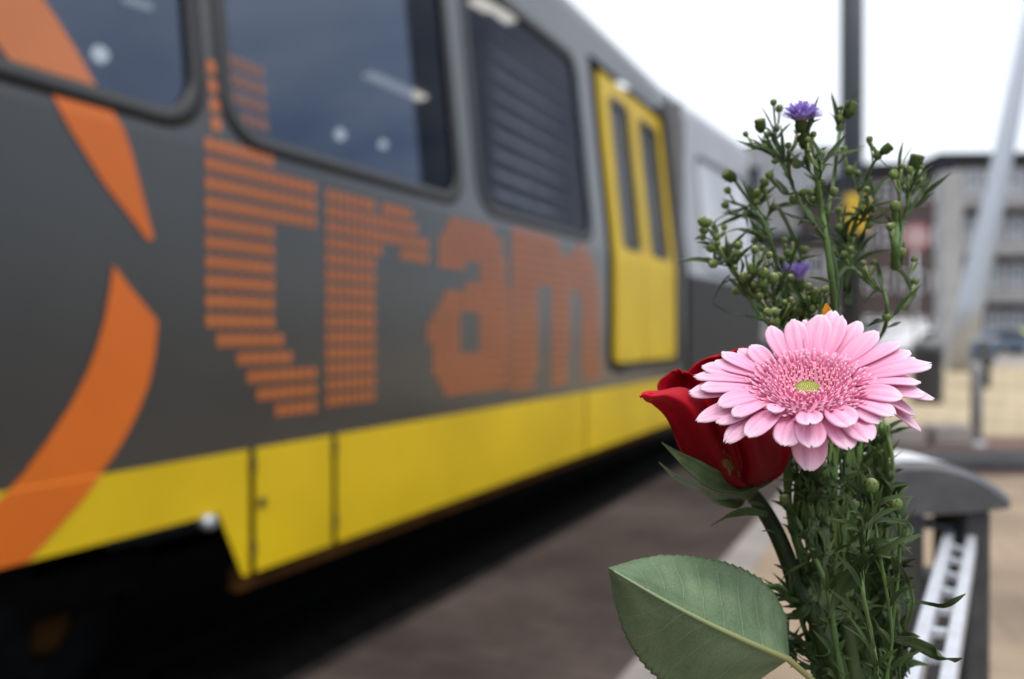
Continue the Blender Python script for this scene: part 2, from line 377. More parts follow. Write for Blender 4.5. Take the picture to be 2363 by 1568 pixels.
# lower body band
lower = [(T0, SK), (DOOR[0]-.27, SK), (DOOR[0]-.27, FOLD), (T0, FOLD)]
fill2d([lower], side(0)).build('side_panel', 'graphite', tram, smooth=False)
mb = fill2d([[(DOOR[1]+.06, SK), (T1, SK), (T1, FOLD), (DOOR[1]+.06, FOLD)]], side(0)); mb.build('side_panel', 'graphite', tram, smooth=False)
mb = fill2d([[(DOOR[0]-.27, SK), (DOOR[1]+.06, SK), (DOOR[1]+.06, DB-.03), (DOOR[0]-.27, DB-.03)]], side(0)); mb.build('door_sill', 'graphite', tram, smooth=False)
UPH = 3.34
upper = [(T0, FOLD), (DOOR[0]-.27, FOLD), (DOOR[0]-.27, UPH), (T0, UPH)]
holes = [rrect(a, b, SILL, WTOP, .16) for a, b in wins]
fill2d([upper]+[list(reversed(h)) for h in holes], side(0)).build('window_band', 'graphite', tram, smooth=False)
fill2d([[(DOOR[1]+.06, FOLD), (T1, FOLD), (T1, UPH), (DOOR[1]+.06, UPH)]], side(0)).build('window_band', 'graphite', tram, smooth=False)
fill2d([[(DOOR[0]-.27, DT+.03), (DOOR[1]+.06, DT+.03), (DOOR[1]+.06, UPH), (DOOR[0]-.27, UPH)]], side(0)).build('door_header', 'graphite', tram, smooth=False)
# roof, ends, far side, underside
mb = MB(); prof = [(fy(UPH), UPH)]
cy, cz, rr = fy(UPH)+.30, UPH+.07, .30
for k in range(1, 9):
    a = PI/2*k/8; prof.append((cy-rr*math.cos(a), cz+.27*math.sin(a)))
prof += [(W/2, 3.74)]
prof += [(W-y, h) for y, h in reversed(prof[:-1])]
prof += [(W, FOLD), (W, .32)]
mb.add([(t, y, h) for t in (T0, T1) for y, h in prof], [(k, len(prof)+k, len(prof)+k+1, k+1) for k in range(len(prof)-1)])
mb.build('roof_shell', 'graphite', tram)
for q0 in (T0, T1-.04): mb = MB(); mb.box(q0, q0+.04, .02, W-.02, .4, 3.4); mb.build('end_wall', 'bellow', tram, smooth=False)
mb = MB(); mb.box(T0+.05, T1-.05, .04, W-.04, .80, .86); mb.build('floor', 'inside', tram, smooth=False)
mb = MB(); mb.box(T0+.05, T1-.05, .30, W-.1, 3.22, 3.25); mb.build('ceiling', 'inside_light', tram, smooth=False)
mb = MB(); mb.box(T0+.05, T1-.05, W-.08, W-.05, .86, 3.2); mb.build('inner_wall', 'inside', tram, smooth=False)
for i in range(9):
    t = -1.6+i*.92
    if DOOR[0]-.5 < t < DOOR[1]: continue
    mb = MB(); mb.box(t, t+.44, 1.7, 2.5, 1.24, 1.34); mb.box(t+.38, t+.46, 1.7, 2.5, 1.34, 2.02); mb.build('seat', 'seat', tram, bevel=.03)
# windows
for i, (a, b) in enumerate(wins):
    o_ = rrect(a-.025, b+.025, SILL-.028, WTOP+.03, .18); i_ = rrect(a+.035, b-.035, SILL+.03, WTOP-.035, .135)
    fr = ring2d(o_, i_, side(.006)).build('window_frame', 'rubber', tram)
    fr.modifiers.new('s', 'SOLIDIFY').thickness = .02
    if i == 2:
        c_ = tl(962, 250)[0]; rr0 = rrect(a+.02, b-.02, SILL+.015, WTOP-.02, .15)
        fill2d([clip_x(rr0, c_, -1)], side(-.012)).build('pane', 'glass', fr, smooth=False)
        fill2d([clip_x(rr0, c_+.004, 1)], side(-.012)).build('pane', 'glass_dark', fr, smooth=False)  # darker pane section paints a dark reflection into this window
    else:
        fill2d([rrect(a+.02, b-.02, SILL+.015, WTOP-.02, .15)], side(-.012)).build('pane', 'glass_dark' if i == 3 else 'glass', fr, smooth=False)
    if i == 3:  # bars and backing added behind this pane stand for a banded reflection
        t_a = tlp(1150, 300, .30)[0]; t_b = b+.25
        lv_ = MB()
        for q in range(13):
            z_ = SILL-.05+q*.125
            if z_ > 3.1: break
            for u0, u1 in ((t_a, (t_a+t_b)/2-.02), ((t_a+t_b)/2+.02, t_b)):
                lv_.add([(u0, .30, z_), (u1, .30, z_), (u1, .345, z_+.045), (u0, .345, z_+.045)], [(0,1,2,3)])
        lo_ = lv_.build('louvre', 'slat', tram, smooth=False)
        pb_ = MB(); pb_.box(t_a, t_b, .36, .40, .9, 3.15); pb_.build('louvre_backing', 'slatback', tram, smooth=False)
# lamps inside
for (x, y, r) in ((230, 128, .042), (783, 312, .04), (882, 335, .034)):
    t, h = tlp(x, y, 1.5); mb = MB(); mb.lathe([(r*.3, 0), (r*.8, .01), (r, .03), (r*.8, .05), (r*.3, .06)], (t, 1.52, h), (0, -1, 0), 16); mb.build('wall_lamp', 'lamp', tram)
def ceil_strip(x0, y0, x1, y1, hh=3.19, wd=.09):
    a, b = ray(x0, y0), ray(x1, y1)
    pa, pb = [(r.dot(U)*l, r.dot(N_)*l-D) for r, l in ((a, (hh-EYE)/a.z), (b, (hh-EYE)/b.z))]
    pa, pb = Vector((pa[0], pa[1], hh)), Vector((pb[0], pb[1], hh))
    mb = MB(); s = (pb-pa).normalized().cross(Vector((0,0,1)))*wd/2
    mb.add([pa-s, pa+s, pb+s, pb-s, pa-s+Vector((0,0,.03)), pa+s+Vector((0,0,.03)), pb+s+Vector((0,0,.03)), pb-s+Vector((0,0,.03))], [(0,1,2,3),(7,6,5,4),(0,4,5,1),(1,5,6,2),(2,6,7,3),(3,7,4,0)])
    mb.build('light_strip', 'strip', tram, smooth=False)
ceil_strip(850, 178, 975, 232, wd=.10); ceil_strip(1095, 8, 1180, 55, wd=.09); ceil_strip(290, 5, 350, 25, wd=.05)
# doors
DW = DOOR[1]-DOOR[0]; mid = tl(1497, 773)[0]
for k, (a, b, px) in enumerate(((DOOR[0], mid-.012, (1444, 1480)), (mid+.012, DOOR[1], (1506, 1542)))):
    g0, g1 = tl(px[0], 520)[0], tl(px[1], 520)[0]
    rec = -.03
    hole = rrect(g0, g1, 1.84, 3.03, .07)
    m_ = lambda t, h: (t, max(0, (h-FOLD))*KT+.03, h)
    lp = rrect(a, b, DB, DT, .05)
    dl = fill2d([lp, list(reversed(hole))], m_, (FOLD,)).build('door', 'yellow', tram, smooth=False); dl.modifiers.new('s', 'SOLIDIFY').thickness = .03
    ring2d(rrect(g0-.03, g1+.03, 1.81, 3.06, .08), rrect(g0+.02, g1-.02, 1.86, 3.01, .06), lambda t, h: (t, max(0, (h-FOLD))*KT+.024, h)).build('door_seal', 'rubber', dl)
    fill2d([rrect(g0+.01, g1-.01, 1.85, 3.02, .06)], lambda t, h: (t, max(0, (h-FOLD))*KT+.05, h), (FOLD,)).build('door_pane', 'win', dl, smooth=False)
mb = fill2d([[(DOOR[0]-.27, DB-.03), (DOOR[1]+.06, DB-.03), (DOOR[1]+.06, DT+.03), (DOOR[0]-.27, DT+.03)]], lambda t, h: (t, max(0, (h-FOLD))*KT+.10, h), (FOLD,)); mb.build('door_recess', 'rubber', tram, smooth=False)
mb = MB(); mb.box(DOOR[0]-.05, DOOR[1]+.05, -.05, .1, DB-.07, DB-.03); mb.build('door_step', 'rubber', tram, smooth=False)
# skirt panels with the bogie cut-out
BT = .30
cut_t = tx(500); cut_b = tx(556)
seams = [tx(578), tx(768), tx(1350)]
sk = lambda t, h: (t, -.006, h)
polys = [[(T0, .535), (cut_t, .535), (cut_b, BT), (seams[0]-.014, BT), (seams[0]-.014, SK), (T0, SK)]]
for a, b in zip(seams, seams[1:]+[T1]): polys.append([(a+.014, BT), (b-.014, BT), (b-.014, SK), (a+.014, SK)])
for pl in polys:
    o = fill2d([pl], sk).build('skirt_panel', 'yellow', tram, smooth=False)
mb = MB(); mb.box(cut_b, T1, .02, .06, BT-.06, BT+.02); mb.build('skirt_lip', 'rust', tram, smooth=False)
mb = MB(); mb.box(cut_b, T1, .018, .03, BT+.03, SK); mb.build('skirt_backing', 'rubber', tram, smooth=False)
for x, y in ((1208/1.625*1.0, 1160), ):
    t, h = tl(600, 1160); mb = MB(); mb.lathe([(.018, 0), (.018, .006), (.01, .008)], (t, -.006, h), (0, -1, 0), 12); mb.build('latch', 'rubber', tram)
mb = MB()
for s_ in seams[:2]:
    for hh in (.36, .65): mb.box(s_-.012, s_+.012, -.014, -.004, hh, hh+.05)
mb.build('hinge', 'rubber', tram, smooth=False)
# underframe and bogie
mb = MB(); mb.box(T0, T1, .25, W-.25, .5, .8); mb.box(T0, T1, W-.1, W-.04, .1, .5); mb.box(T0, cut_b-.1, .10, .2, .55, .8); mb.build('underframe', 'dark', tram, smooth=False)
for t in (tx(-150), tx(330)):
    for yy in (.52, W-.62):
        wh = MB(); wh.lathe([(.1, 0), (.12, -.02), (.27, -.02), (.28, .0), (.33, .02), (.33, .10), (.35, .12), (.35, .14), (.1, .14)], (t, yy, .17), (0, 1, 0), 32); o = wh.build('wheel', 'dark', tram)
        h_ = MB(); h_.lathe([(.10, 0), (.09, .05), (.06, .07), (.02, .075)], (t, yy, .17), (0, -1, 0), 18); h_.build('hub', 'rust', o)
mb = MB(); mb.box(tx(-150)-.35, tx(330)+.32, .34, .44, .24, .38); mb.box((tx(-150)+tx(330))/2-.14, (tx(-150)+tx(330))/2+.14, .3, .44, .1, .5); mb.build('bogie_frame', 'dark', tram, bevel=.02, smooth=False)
t_, h_ = tl(472, 1205); mb = MB(); mb.lathe([(.012, 0), (.025, .01), (.025, .05), (.01, .055)], (t_, .02, h_), (0, -1, 0), 12); mb.build('sensor', 'steel', tram)
# orange swoosh, foil on the paint
dec = lambda off: (lambda t, h: (t, fy(h)-off-(.006 if h < SK-.002 else 0), h))
def decal(pix, name, m, off=.004, hmax=None, hmin=None):
    pts = [tl(x, y) for x, y in spline2(pix)]
    return fill2d([pts], dec(off), (FOLD, SK, SK-.004)).build(name, m, tram, smooth=False)
def spline2(p): return p
lo = [(260, 612), (300, 665), (362, 742), (355, 820), (340, 890), (318, 945), (290, 1003), (262, 1048), (230, 1092), (185, 1155), (130, 1217), (58, 1296), (-30, 1375), (-170, 1480), (-330, 1560), (-420, 1470), (-240, 1330), (-90, 1225), (0, 1148), (50, 1095), (110, 1012), (160, 935), (200, 858), (222, 800), (240, 738), (252, 670)]
pts = [tl(x, y) for x, y in lo]; pts = [(t, max(h, .537)) if t < cut_t else (t, h) for t, h in pts]
# drop the clamped duplicates along the cut-out edge
cl = [];
for q in pts:
    if cl and abs(q[1]-.537) < 1e-6 and abs(cl[-1][1]-.537) < 1e-6 and len(cl) > 1 and abs(cl[-2][1]-.537) < 1e-6: cl[-1] = q
    else: cl.append(q)
fill2d([cl], dec(.004), (SK, SK-.004)).build('swoosh_stripe', 'orange', tram, smooth=False)
body_up = [(118, 216), (238, 247), (262, 262), (285, 300), (305, 360), (325, 440), (354, 553), (340, 555), (310, 515), (240, 425), (165, 305), (140, 260)]
decal(body_up, 'swoosh_stripe', 'orange')
gl_up = [(-60, -60), (20, -120), (90, -25), (135, 40), (185, 120), (236, 212), (210, 214), (112, 186), (50, 170), (0, 100)]
decal(gl_up, 'swoosh_stripe', 'orange_pale', off=-.008)
# dotted lettering  t r a m
def inside(p, poly):
    x, y = p; c = False; n = len(poly)
    for i in range(n):
        (x0, y0), (x1, y1) = poly[i], poly[i-1]
        if (y0 > y) != (y1 > y) and x < (x1-x0)*(y-y0)/(y1-y0)+x0: c = not c
    return c
c4 = lambda pts: [(738.5+x*.628, y*.628) for x, y in pts]
LET = {
 't': ([(472, 96), (622, 155), (625, 386), (731, 420), (732, 541), (627, 516), (632, 768), (660, 790), (664, 830), (735, 836), (735, 956), (628, 956), (560, 862), (472, 740)], None),
 'r': (c4([(18, 700), (185, 735), (205, 795), (235, 752), (330, 765), (362, 850), (392, 905), (392, 978), (300, 975), (275, 905), (235, 920), (205, 985), (207, 1480), (18, 1502)]), None),
 'a': (c4([(432, 870), (490, 805), (600, 815), (655, 880), (685, 970), (694, 1100), (694, 1425), (600, 1440), (450, 1455), (422, 1360), (392, 1230), (418, 1130), (468, 1065), (585, 1045), (582, 975), (545, 950), (515, 1000), (432, 990)]), c4([(515, 1150), (585, 1145), (585, 1292), (512, 1302)])),
 'm': (c4([(703, 848), (872, 878), (892, 960), (950, 902), (995, 930), (1022, 1020), (1034, 1395), (966, 1400), (958, 1085), (922, 1062), (908, 1405), (846, 1415), (846, 1050), (796, 1040), (793, 1415), (708, 1430)]), None)}
for ch, (poly, hole) in LET.items():
    pp = [tl(*p) for p in poly]; hh = [tl(*p) for p in hole] if hole else None
    dt, dh = (.0445, .0635) if ch in 't' else (.0455, .0615)
    if ch in 'am': dt, dh = .05, .052
    cell = [.037, .042] if ch == 't' else [.034, .044]
    if ch in 'am': cell = [.038, .040]
    mb = MB(); mg = MB(); t0_ = min(p[0] for p in pp); h0_ = min(p[1] for p in pp)
    for i in range(60):
        for j in range(60):
            t, h = t0_+dt*(i+.5), h0_+dh*(j+.5)
            if not inside((t, h), pp) or (hh and inside((t, h), hh)): continue
            on_glass = any(a < t < b and SILL < h < WTOP for a, b in wins)
            near_frame = any(a-.032 < t < b+.032 and SILL-.045 < h < WTOP+.05 for a, b in wins)
            if near_frame and not any(a+.055 < t < b-.05 and SILL+.05 < h < WTOP for a, b in wins): continue
            off = -.009 if on_glass else .003
            tgt = mg if on_glass else mb
            tgt.add([side(off)(a, b) for a, b in rrect(t-cell[0]/2, t+cell[0]/2, h-cell[1]/2, h+cell[1]/2, .009, 2)], [tuple(range(12))])
    if ch == 't':       # the stem runs on up the pillar between the first two windows
        pc = (wins[1][1]+wins[2][0])/2+.006; pw = (wins[2][0]-wins[1][1])/2-.028; h = FOLD+.09
        while h < tl(490, 150)[1]:
            mb.add([side(.003)(a, b) for a, b in rrect(pc-pw, pc+pw, h-.021, h+.021, .006, 2)], [tuple(range(12))]); h += dh
    o = mb.build('letter_'+ch, 'dots', tram, smooth=False)
    if mg.v: mg.build('letter_foil', 'dots_pale', o, smooth=False)
# small arrow under the t
# second car
a2 = math.atan(1156/F); P0 = D*N_+(T1+.20)*U
car = thing('tram', 'silver and dark rear tram car coupled beyond the yellow doors, windows white with sky', 'tram', P0, PI/2-a2)
L2 = 2.15+.6
sd2 = lambda off: (lambda t, h: (t, fy(h)-off, h))
w2 = [(.55, 2.55)]
fill2d([[(0, .3), (L2, .3), (L2, SK), (0, SK)]], sd2(.005)).build('skirt_panel', 'greycar', car, smooth=False)
fill2d([[(0, SK), (L2, SK), (L2, FOLD), (0, FOLD)]], sd2(0)).build('side_panel', 'greycar', car, smooth=False)
fill2d([[(0, FOLD), (L2, FOLD), (L2, UPH), (0, UPH)]]+[list(reversed(rrect(a, b, 1.80, 3.05, .15))) for a, b in w2], sd2(0)).build('window_band', 'silver', car, smooth=False)
for a, b in w2:
    fr = ring2d(rrect(a-.02, b+.02, 1.78, 3.07, .17), rrect(a+.03, b-.03, 1.83, 3.02, .13), sd2(.005)).build('window_frame', 'rubber', car)
    fill2d([rrect(a+.01, b-.01, 1.81, 3.04, .15)], sd2(-.01)).build('pane', 'paleglass', fr, smooth=False)
mb = MB(); mb.add([(t, y, h) for t in (0, L2) for y, h in prof], [(k, len(prof)+k, len(prof)+k+1, k+1) for k in range(len(prof)-1)]); mb.build('roof_shell', 'silver', car)
mb = MB(); mb.box(.0, .03, .05, W-.05, .35, 3.3); mb.build('front_wall', 'silver', car, smooth=False); mb = MB(); mb.box(L2-.03, L2, .05, W-.05, .35, 3.3); mb.build('end_wall', 'dark', car, smooth=False); mb = MB(); mb.box(.03, L2-.03, .3, W-.1, .35, .9); mb.build('floor', 'dark', car, smooth=False)
mb = MB()
for k in range(2):
    mb.box(T1+.03+k*.07, T1+.07+k*.07, .26, W-.26, .5, 3.35); mb.box(T1+.0+k*.07, T1+.035+k*.07, .34, W-.34, .55, 3.3)
mb.build('bellows', 'bellow', tram, smooth=False)
# overhead fitting on roof
mb = MB(); t_, h_ = tl(1478, 128); mb.box(t_-.1, t_+.25, .5, 1.4, 3.6, 3.78); mb.build('roof_box', 'greycar', tram, bevel=.02, smooth=False)
# ------------------------------------------------------------------ ground
def strip(name, p0, p1, t0, t1, z, m, thick=None):
    """a sheet parallel to the tracks; p = offset toward +right of the tram direction (negative = toward the tram)"""
    b = MB(); q = []
    for t, p in ((t0, p0), (t1, p0), (t1, p1), (t0, p1)):
        w_ = U*t-N_*p; q.append((w_.x, w_.y, z))
    if thick: 
        b.add(q+[(x, y, z-thick) for x, y, z in q], [(3,2,1,0),(4,5,6,7),(0,1,5,4),(1,2,6,5),(2,3,7,6),(3,0,4,7)])
    else: b.add(q, [(3,2,1,0)])
    return b.build(name, m, None, smooth=False)
def paving(name, c1_, c2_, bw, bh, mort=(.05,.045,.04), rot=0., sc_=1., patch=.5):
    m, nt, b = new_mat(name)
    tc = nt.nodes.new('ShaderNodeTexCoord'); mp = nt.nodes.new('ShaderNodeMapping'); mp.inputs['Rotation'].default_value = (0, 0, rot)
    nt.links.new(tc.outputs['Object'], mp.inputs[0])
    br = nt.nodes.new('ShaderNodeTexBrick'); br.inputs['Color1'].default_value = (*c1_, 1); br.inputs['Color2'].default_value = (*c2_, 1); br.inputs['Mortar'].default_value = (*mort, 1)
    br.inputs['Scale'].default_value = sc_; br.inputs['Brick Width'].default_value = bw; br.inputs['Row Height'].default_value = bh; br.inputs['Mortar Size'].default_value = .006
    nt.links.new(mp.outputs[0], br.inputs['Vector'])
    no = nt.nodes.new('ShaderNodeTexNoise'); no.inputs['Scale'].default_value = 1.1; no.inputs['Detail'].default_value = 7; nt.links.new(tc.outputs['Object'], no.inputs['Vector'])
    rp = nt.nodes.new('ShaderNodeValToRGB'); rp.color_ramp.elements[0].position = .3; rp.color_ramp.elements[1].position = .7
    rp.color_ramp.elements[0].color = (1-patch, 1-patch, 1-patch, 1); rp.color_ramp.elements[1].color = (1.25, 1.2, 1.15, 1)
    nt.links.new(no.outputs['Fac'], rp.inputs[0])
    mx = nt.nodes.new('ShaderNodeMix'); mx.data_type = 'RGBA'; mx.blend_type = 'MULTIPLY'; mx.inputs[0].default_value = 1
    nt.links.new(br.outputs['Color'], mx.inputs[6]); nt.links.new(rp.outputs[0], mx.inputs[7]); nt.links.new(mx.outputs[2], b.inputs['Base Color'])
    b.inputs['Roughness'].default_value = .9; b.inputs['Specular IOR Level'].default_value = .08
    bp = nt.nodes.new('ShaderNodeBump'); bp.inputs['Strength'].default_value = .4; bp.inputs['Distance'].default_value = .006
    nt.links.new(br.outputs['Fac'], bp.inputs['Height']); bp.invert = True; nt.links.new(bp.outputs[0], b.inputs['Normal'])
    return m
M['ground'] = mat('wide ground', (.13, .12, .11), .95, 0, .25, .05)
M['pave_dark'] = paving('dark brown pavers', (.062, .047, .043), (.076, .060, .055), .21, .105, rot=PI/2-ROT_T)
M['pave_tan'] = paving('tan pavers', (.32, .25, .185), (.27, .215, .16), .3, .3, mort=(.2,.16,.12), rot=.3, patch=.25)
M['pave_grey'] = paving('grey tiles', (.20, .175, .16), (.17, .15, .14), .3, .3, rot=.2, patch=.3)
M['pave_sand'] = paving('sand coloured tiles', (.42, .35, .24), (.38, .32, .22), .3, .3, rot=.1, patch=.2)
M['pave_red'] = paving('reddish pavers', (.19, .12, .10), (.16, .11, .095), .21, .105, rot=.4, patch=.3)
M['bed'] = mat('oily track bed', (.004, .004, .004), .95, 0, .5, 14, bump=.5, spec=.03)  # near-black colour paints the shade under and beside the tram into the bed
M['asph'] = mat('asphalt', (.06, .06, .062), .9, 0, .2, 6, bump=.2, spec=.03)
g = MB(); g.add([(-900, -900, -.25), (900, -900, -.25), (900, 1500, -.25), (-900, 1500, -.25)], [(0,1,2,3)]); tag(g.build('ground', 'ground', None, smooth=False), kind='structure')
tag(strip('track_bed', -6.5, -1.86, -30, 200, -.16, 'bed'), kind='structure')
tag(strip('road', -40, -6.5, -60, 400, 0, 'asph', .3), kind='structure')
tag(strip('kerb', -1.86, -1.78, -30, 200, -.02, 'kerbdark', .24), kind='structure')
tag(strip('pavement', -1.78, -.86, -30, 60, -.004, 'pave_dark', .3), kind='structure')
tag(strip('kerb', -.86, -.70, -30, 60, .004, 'kerb', .3), kind='structure')
tag(strip('pavement', -.70, 2.4, -30, 60, 0, 'pave_tan', .3), kind='structure')
tag(strip('road', 2.4, 300, -60, 900, -.02, 'pave_grey', .24), kind='structure')
tag(strip('pavement', -1.78, 2.4, 60, 900, -.012, 'pave_grey', .24), kind='structure')
# cross bands in the square, from front to back (horizontal bands of the picture)
def zy(y): return F*EYE/(y-773)
def band(name, z0, z1, x0, x1, z, m):
    b = MB(); b.add([(x0, z0, z), (x1, z0, z), (x1, z1, z), (x0, z1, z)], [(0,1,2,3)]); return tag(b.build(name, m, None, smooth=False), kind='structure')
band('path', zy(1100), zy(1009), .6*zy(1100)*.75, 30, .008, 'pave_red')
band('path', zy(1009), zy(846), 3.2, 40, .012, 'pave_sand')
b = MB(); b.box(3.1, 30, zy(1092), zy(1060), .0, .09); tag(b.build('kerb', 'asph', None, smooth=False, bevel=.02), kind='structure')
band('path', zy(846), zy(812), 6, 80, .018, 'kerb')
for k, p in enumerate((-2.044-.6, -2.044-2.05)):
    b = MB(); q = []
    for t, dp in ((-30, -.035), (200, -.035), (200, .035), (-30, .035)):
        w_ = U*t-N_*(p+dp); q.append((w_.x, w_.y))
    b.add([(x, y, -.16) for x, y in q]+[(x, y, -.12) for x, y in q], [(4,7,6,5)[::-1], (0,1,5,4),(1,2,6,5),(2,3,7,6),(3,0,4,7)])
    tag(b.build('rail', 'bed', None, smooth=False), ('near' if k == 0 else 'far')+' steel rail under the tram car', 'rail')
# ------------------------------------------------------------------ railing with post
rl = thing('railing', 'dark grey cast railing post with domed cap and a pale slotted metal rail', 'railing', (0, 0, 0))
Z = .92
def q3(x, y, z): return S(x, y, z)
k_ = Z/F
cxp = (2124-1181.5)*k_; capz = EYE-(1176-773)*k_
mb = MB(); top = []; hw = 215*k_; n = 28
dom = [(-hw+2*hw*i/n) for i in range(n+1)]
f_top = lambda x: capz+.012+(.041)*max(0, 1-abs(x/hw)**2.3)
f_bot = lambda x: capz-.008*(1-(x/hw)**2)
dep = .105
def caprow(y, ins):
    r_ = []
    for x in dom: r_.append((cxp+x*(1-ins*.04), y, f_top(x)-ins*.006))
    for x in reversed(dom): r_.append((cxp+x*(1-ins*.04), y, f_bot(x)+ins*.002))
    return r_
rows = [caprow(Z-.002, 1), caprow(Z+.006, 0), caprow(Z+dep-.006, 0), caprow(Z+dep, 1)]
m2 = len(rows[0]); V = [p for r_ in rows for p in r_]
Fc = [(i*m2+k, i*m2+(k+1) % m2, (i+1)*m2+(k+1) % m2, (i+1)*m2+k) for i in range(3) for k in range(m2)]+[tuple(reversed(range(m2))), tuple(range(3*m2, 4*m2))]
mb.add(V, Fc); capo = mb.build('cap', 'cap', rl)
capo.modifiers.new('e', 'EDGE_SPLIT').split_angle = math.radians(35)
mb = MB(); mb.add([(cxp+x*.985, y, f_top(x)+.0015) for y in (Z+.010, Z+dep-.008) for x in dom], [(k, k+1, n+1+k+1, n+1+k) for k in range(n)]); mb.build('cap_plate', 'plate', rl)  # added pale sheet, painting the sky's sheen on top of the cap
X = lambda x: (x-1181.5)*k_
Zz = lambda y: EYE-(y-773)*k_
zb = Zz(1180)
mb = MB(); mb.box(X(1940), X(2152), Z+.012, Z+.09, .0, zb); mb.box(X(2243), X(2308), Z+.012, Z+.09, .0, zb); mb.box(X(2152), X(2243), Z+.02, Z+.082, 0, Zz(1352)); mb.build('post', 'post', rl, bevel=.008, smooth=False)
mb = MB(); mb.box(X(2152), X(2243), Z+.03, Z+.07, Zz(1236), Zz(1226)); mb.build('crossbar', 'post', rl, smooth=False)
# rail: two flat bars with rungs, running past the bouquet
hr = .235
dirr = Vector(((2330-1181.5)/F, 1, 0)).normalized()
def at_h(x, y): z = F*hr/(y-773); return Vector(((x-1181.5)/F*z, z, EYE-hr))
A, B = at_h(2102, 1560), at_h(2188, 1238)
C_, E_ = at_h(2188, 1560), at_h(2240, 1252)
for (p, q, wd) in ((A, B, .011), (C_, E_, .010)):
    d_ = (q-p).normalized(); s_ = d_.cross(Vector((0,0,1)))*wd/2
    p2 = p-d_*1.6; q2 = q+d_*.05; b = MB()
    V = []
    for dz in (0, .022):
        V += [p2-s_-Vector((0,0,dz)), p2+s_-Vector((0,0,dz)), q2+s_-Vector((0,0,dz)), q2-s_-Vector((0,0,dz))]
    b.add(V, [(0,1,2,3),(7,6,5,4),(0,4,5,1),(1,5,6,2),(2,6,7,3),(3,7,4,0)]); b.build('rail_bar', 'whitesteel', rl, smooth=False, bevel=.002)
for i in range(32):
    f_ = (i+.3)/7.2; p = A.lerp(B, 1-f_); q = C_.lerp(E_, 1-f_)
    d_ = (B-A).normalized()*.004; b = MB()
    V = []
    for dz in (.004, .010):
        V += [p-d_-Vector((0,0,dz)), q-d_-Vector((0,0,dz)), q+d_-Vector((0,0,dz)), p+d_-Vector((0,0,dz))]
    b.add(V, [(0,1,2,3),(7,6,5,4),(0,4,5,1),(1,5,6,2),(2,6,7,3),(3,7,4,0)]); b.build('rung', 'whitesteel', rl, smooth=False)
b = MB(); d_ = (B-A).normalized(); base = A-d_*1.55
b.tube([(base.x+.04, base.y, 0), (base.x+.04, base.y, EYE-hr-.02)], .03, 16); b.build('post', 'post', rl)
# ------------------------------------------------------------------ GERBERA
G = S(*c1(1158, 722), .325)
vd = Vector(((1860-1181.5)/F, 1, 0)).normalized()
N = (Vector((0,0,1))*.85-vd*.50).normalized()
EX = Vector((vd.y, -vd.x, 0)).normalized(); EY = N.cross(EX).normalized()
CU = .3337*.325/F            # one unit of the flower drawing in metres
def onplane(cx, cy, hgt):
    x, y = c1(cx, cy); r_ = ray(x, y); o = Vector((0,0,EYE))
    lam = ((G-o).dot(N)+hgt*CU)/r_.dot(N); return o+r_*lam
def G3(x, y, z): return G+EX*(x*CU)+EY*(y*CU)+N*(z*CU)
ger = thing('gerbera', 'large open pink gerbera with pale petal tips and a green centre', 'flower', G3(0,0,-600))
def part(mb, name, m, root, **k):
    o = mb.build(name, m, None, **k); o.parent = root; o.matrix_parent_inverse = Matrix.Translation(-root.location); return o
# tip x, tip y, true width, tip height above the disc plane, arch, notch
PET = [
 (905,318,150,150,30),(1060,272,175,175,20),(1140,276,130,120,0),(1255,238,185,185,20),(1335,207,175,120,0),(1385,242,175,170,20),
 (1515,283,175,80,0),(1635,350,165,120,30),(1805,420,150,100,40),(1872,492,160,60,30),(1905,538,150,-10,10),(2022,580,165,60,70),
 (2034,820,165,-120,90),(1942,708,150,20,60),(1982,790,150,-30,50),(1818,812,170,25,50),(1915,935,165,-170,110),(1952,1046,130,-290,120),
 (1772,935,165,-10,60),(1668,990,170,-40,50),(1467,1010,175,30,50),(1598,1118,180,-80,50),(1452,1176,175,-110,40),(1192,1164,180,-60,40),
 (1178,1000,160,95,40),(1168,1328,215,-290,60),(992,1148,185,-70,40),(735,1085,165,-40,50),(585,1128,165,-120,50),(905,912,110,60,50),
 (640,942,150,15,50),(528,990,160,-60,40),(536,868,150,20,60),(388,975,165,-80,50),(334,782,165,-20,40),(412,745,165,30,50),
 (370,665,165,30,50),(428,598,150,60,50),(512,562,150,70,40),(566,498,160,110,30),(684,478,150,70,20),(765,452,160,110,20),
]
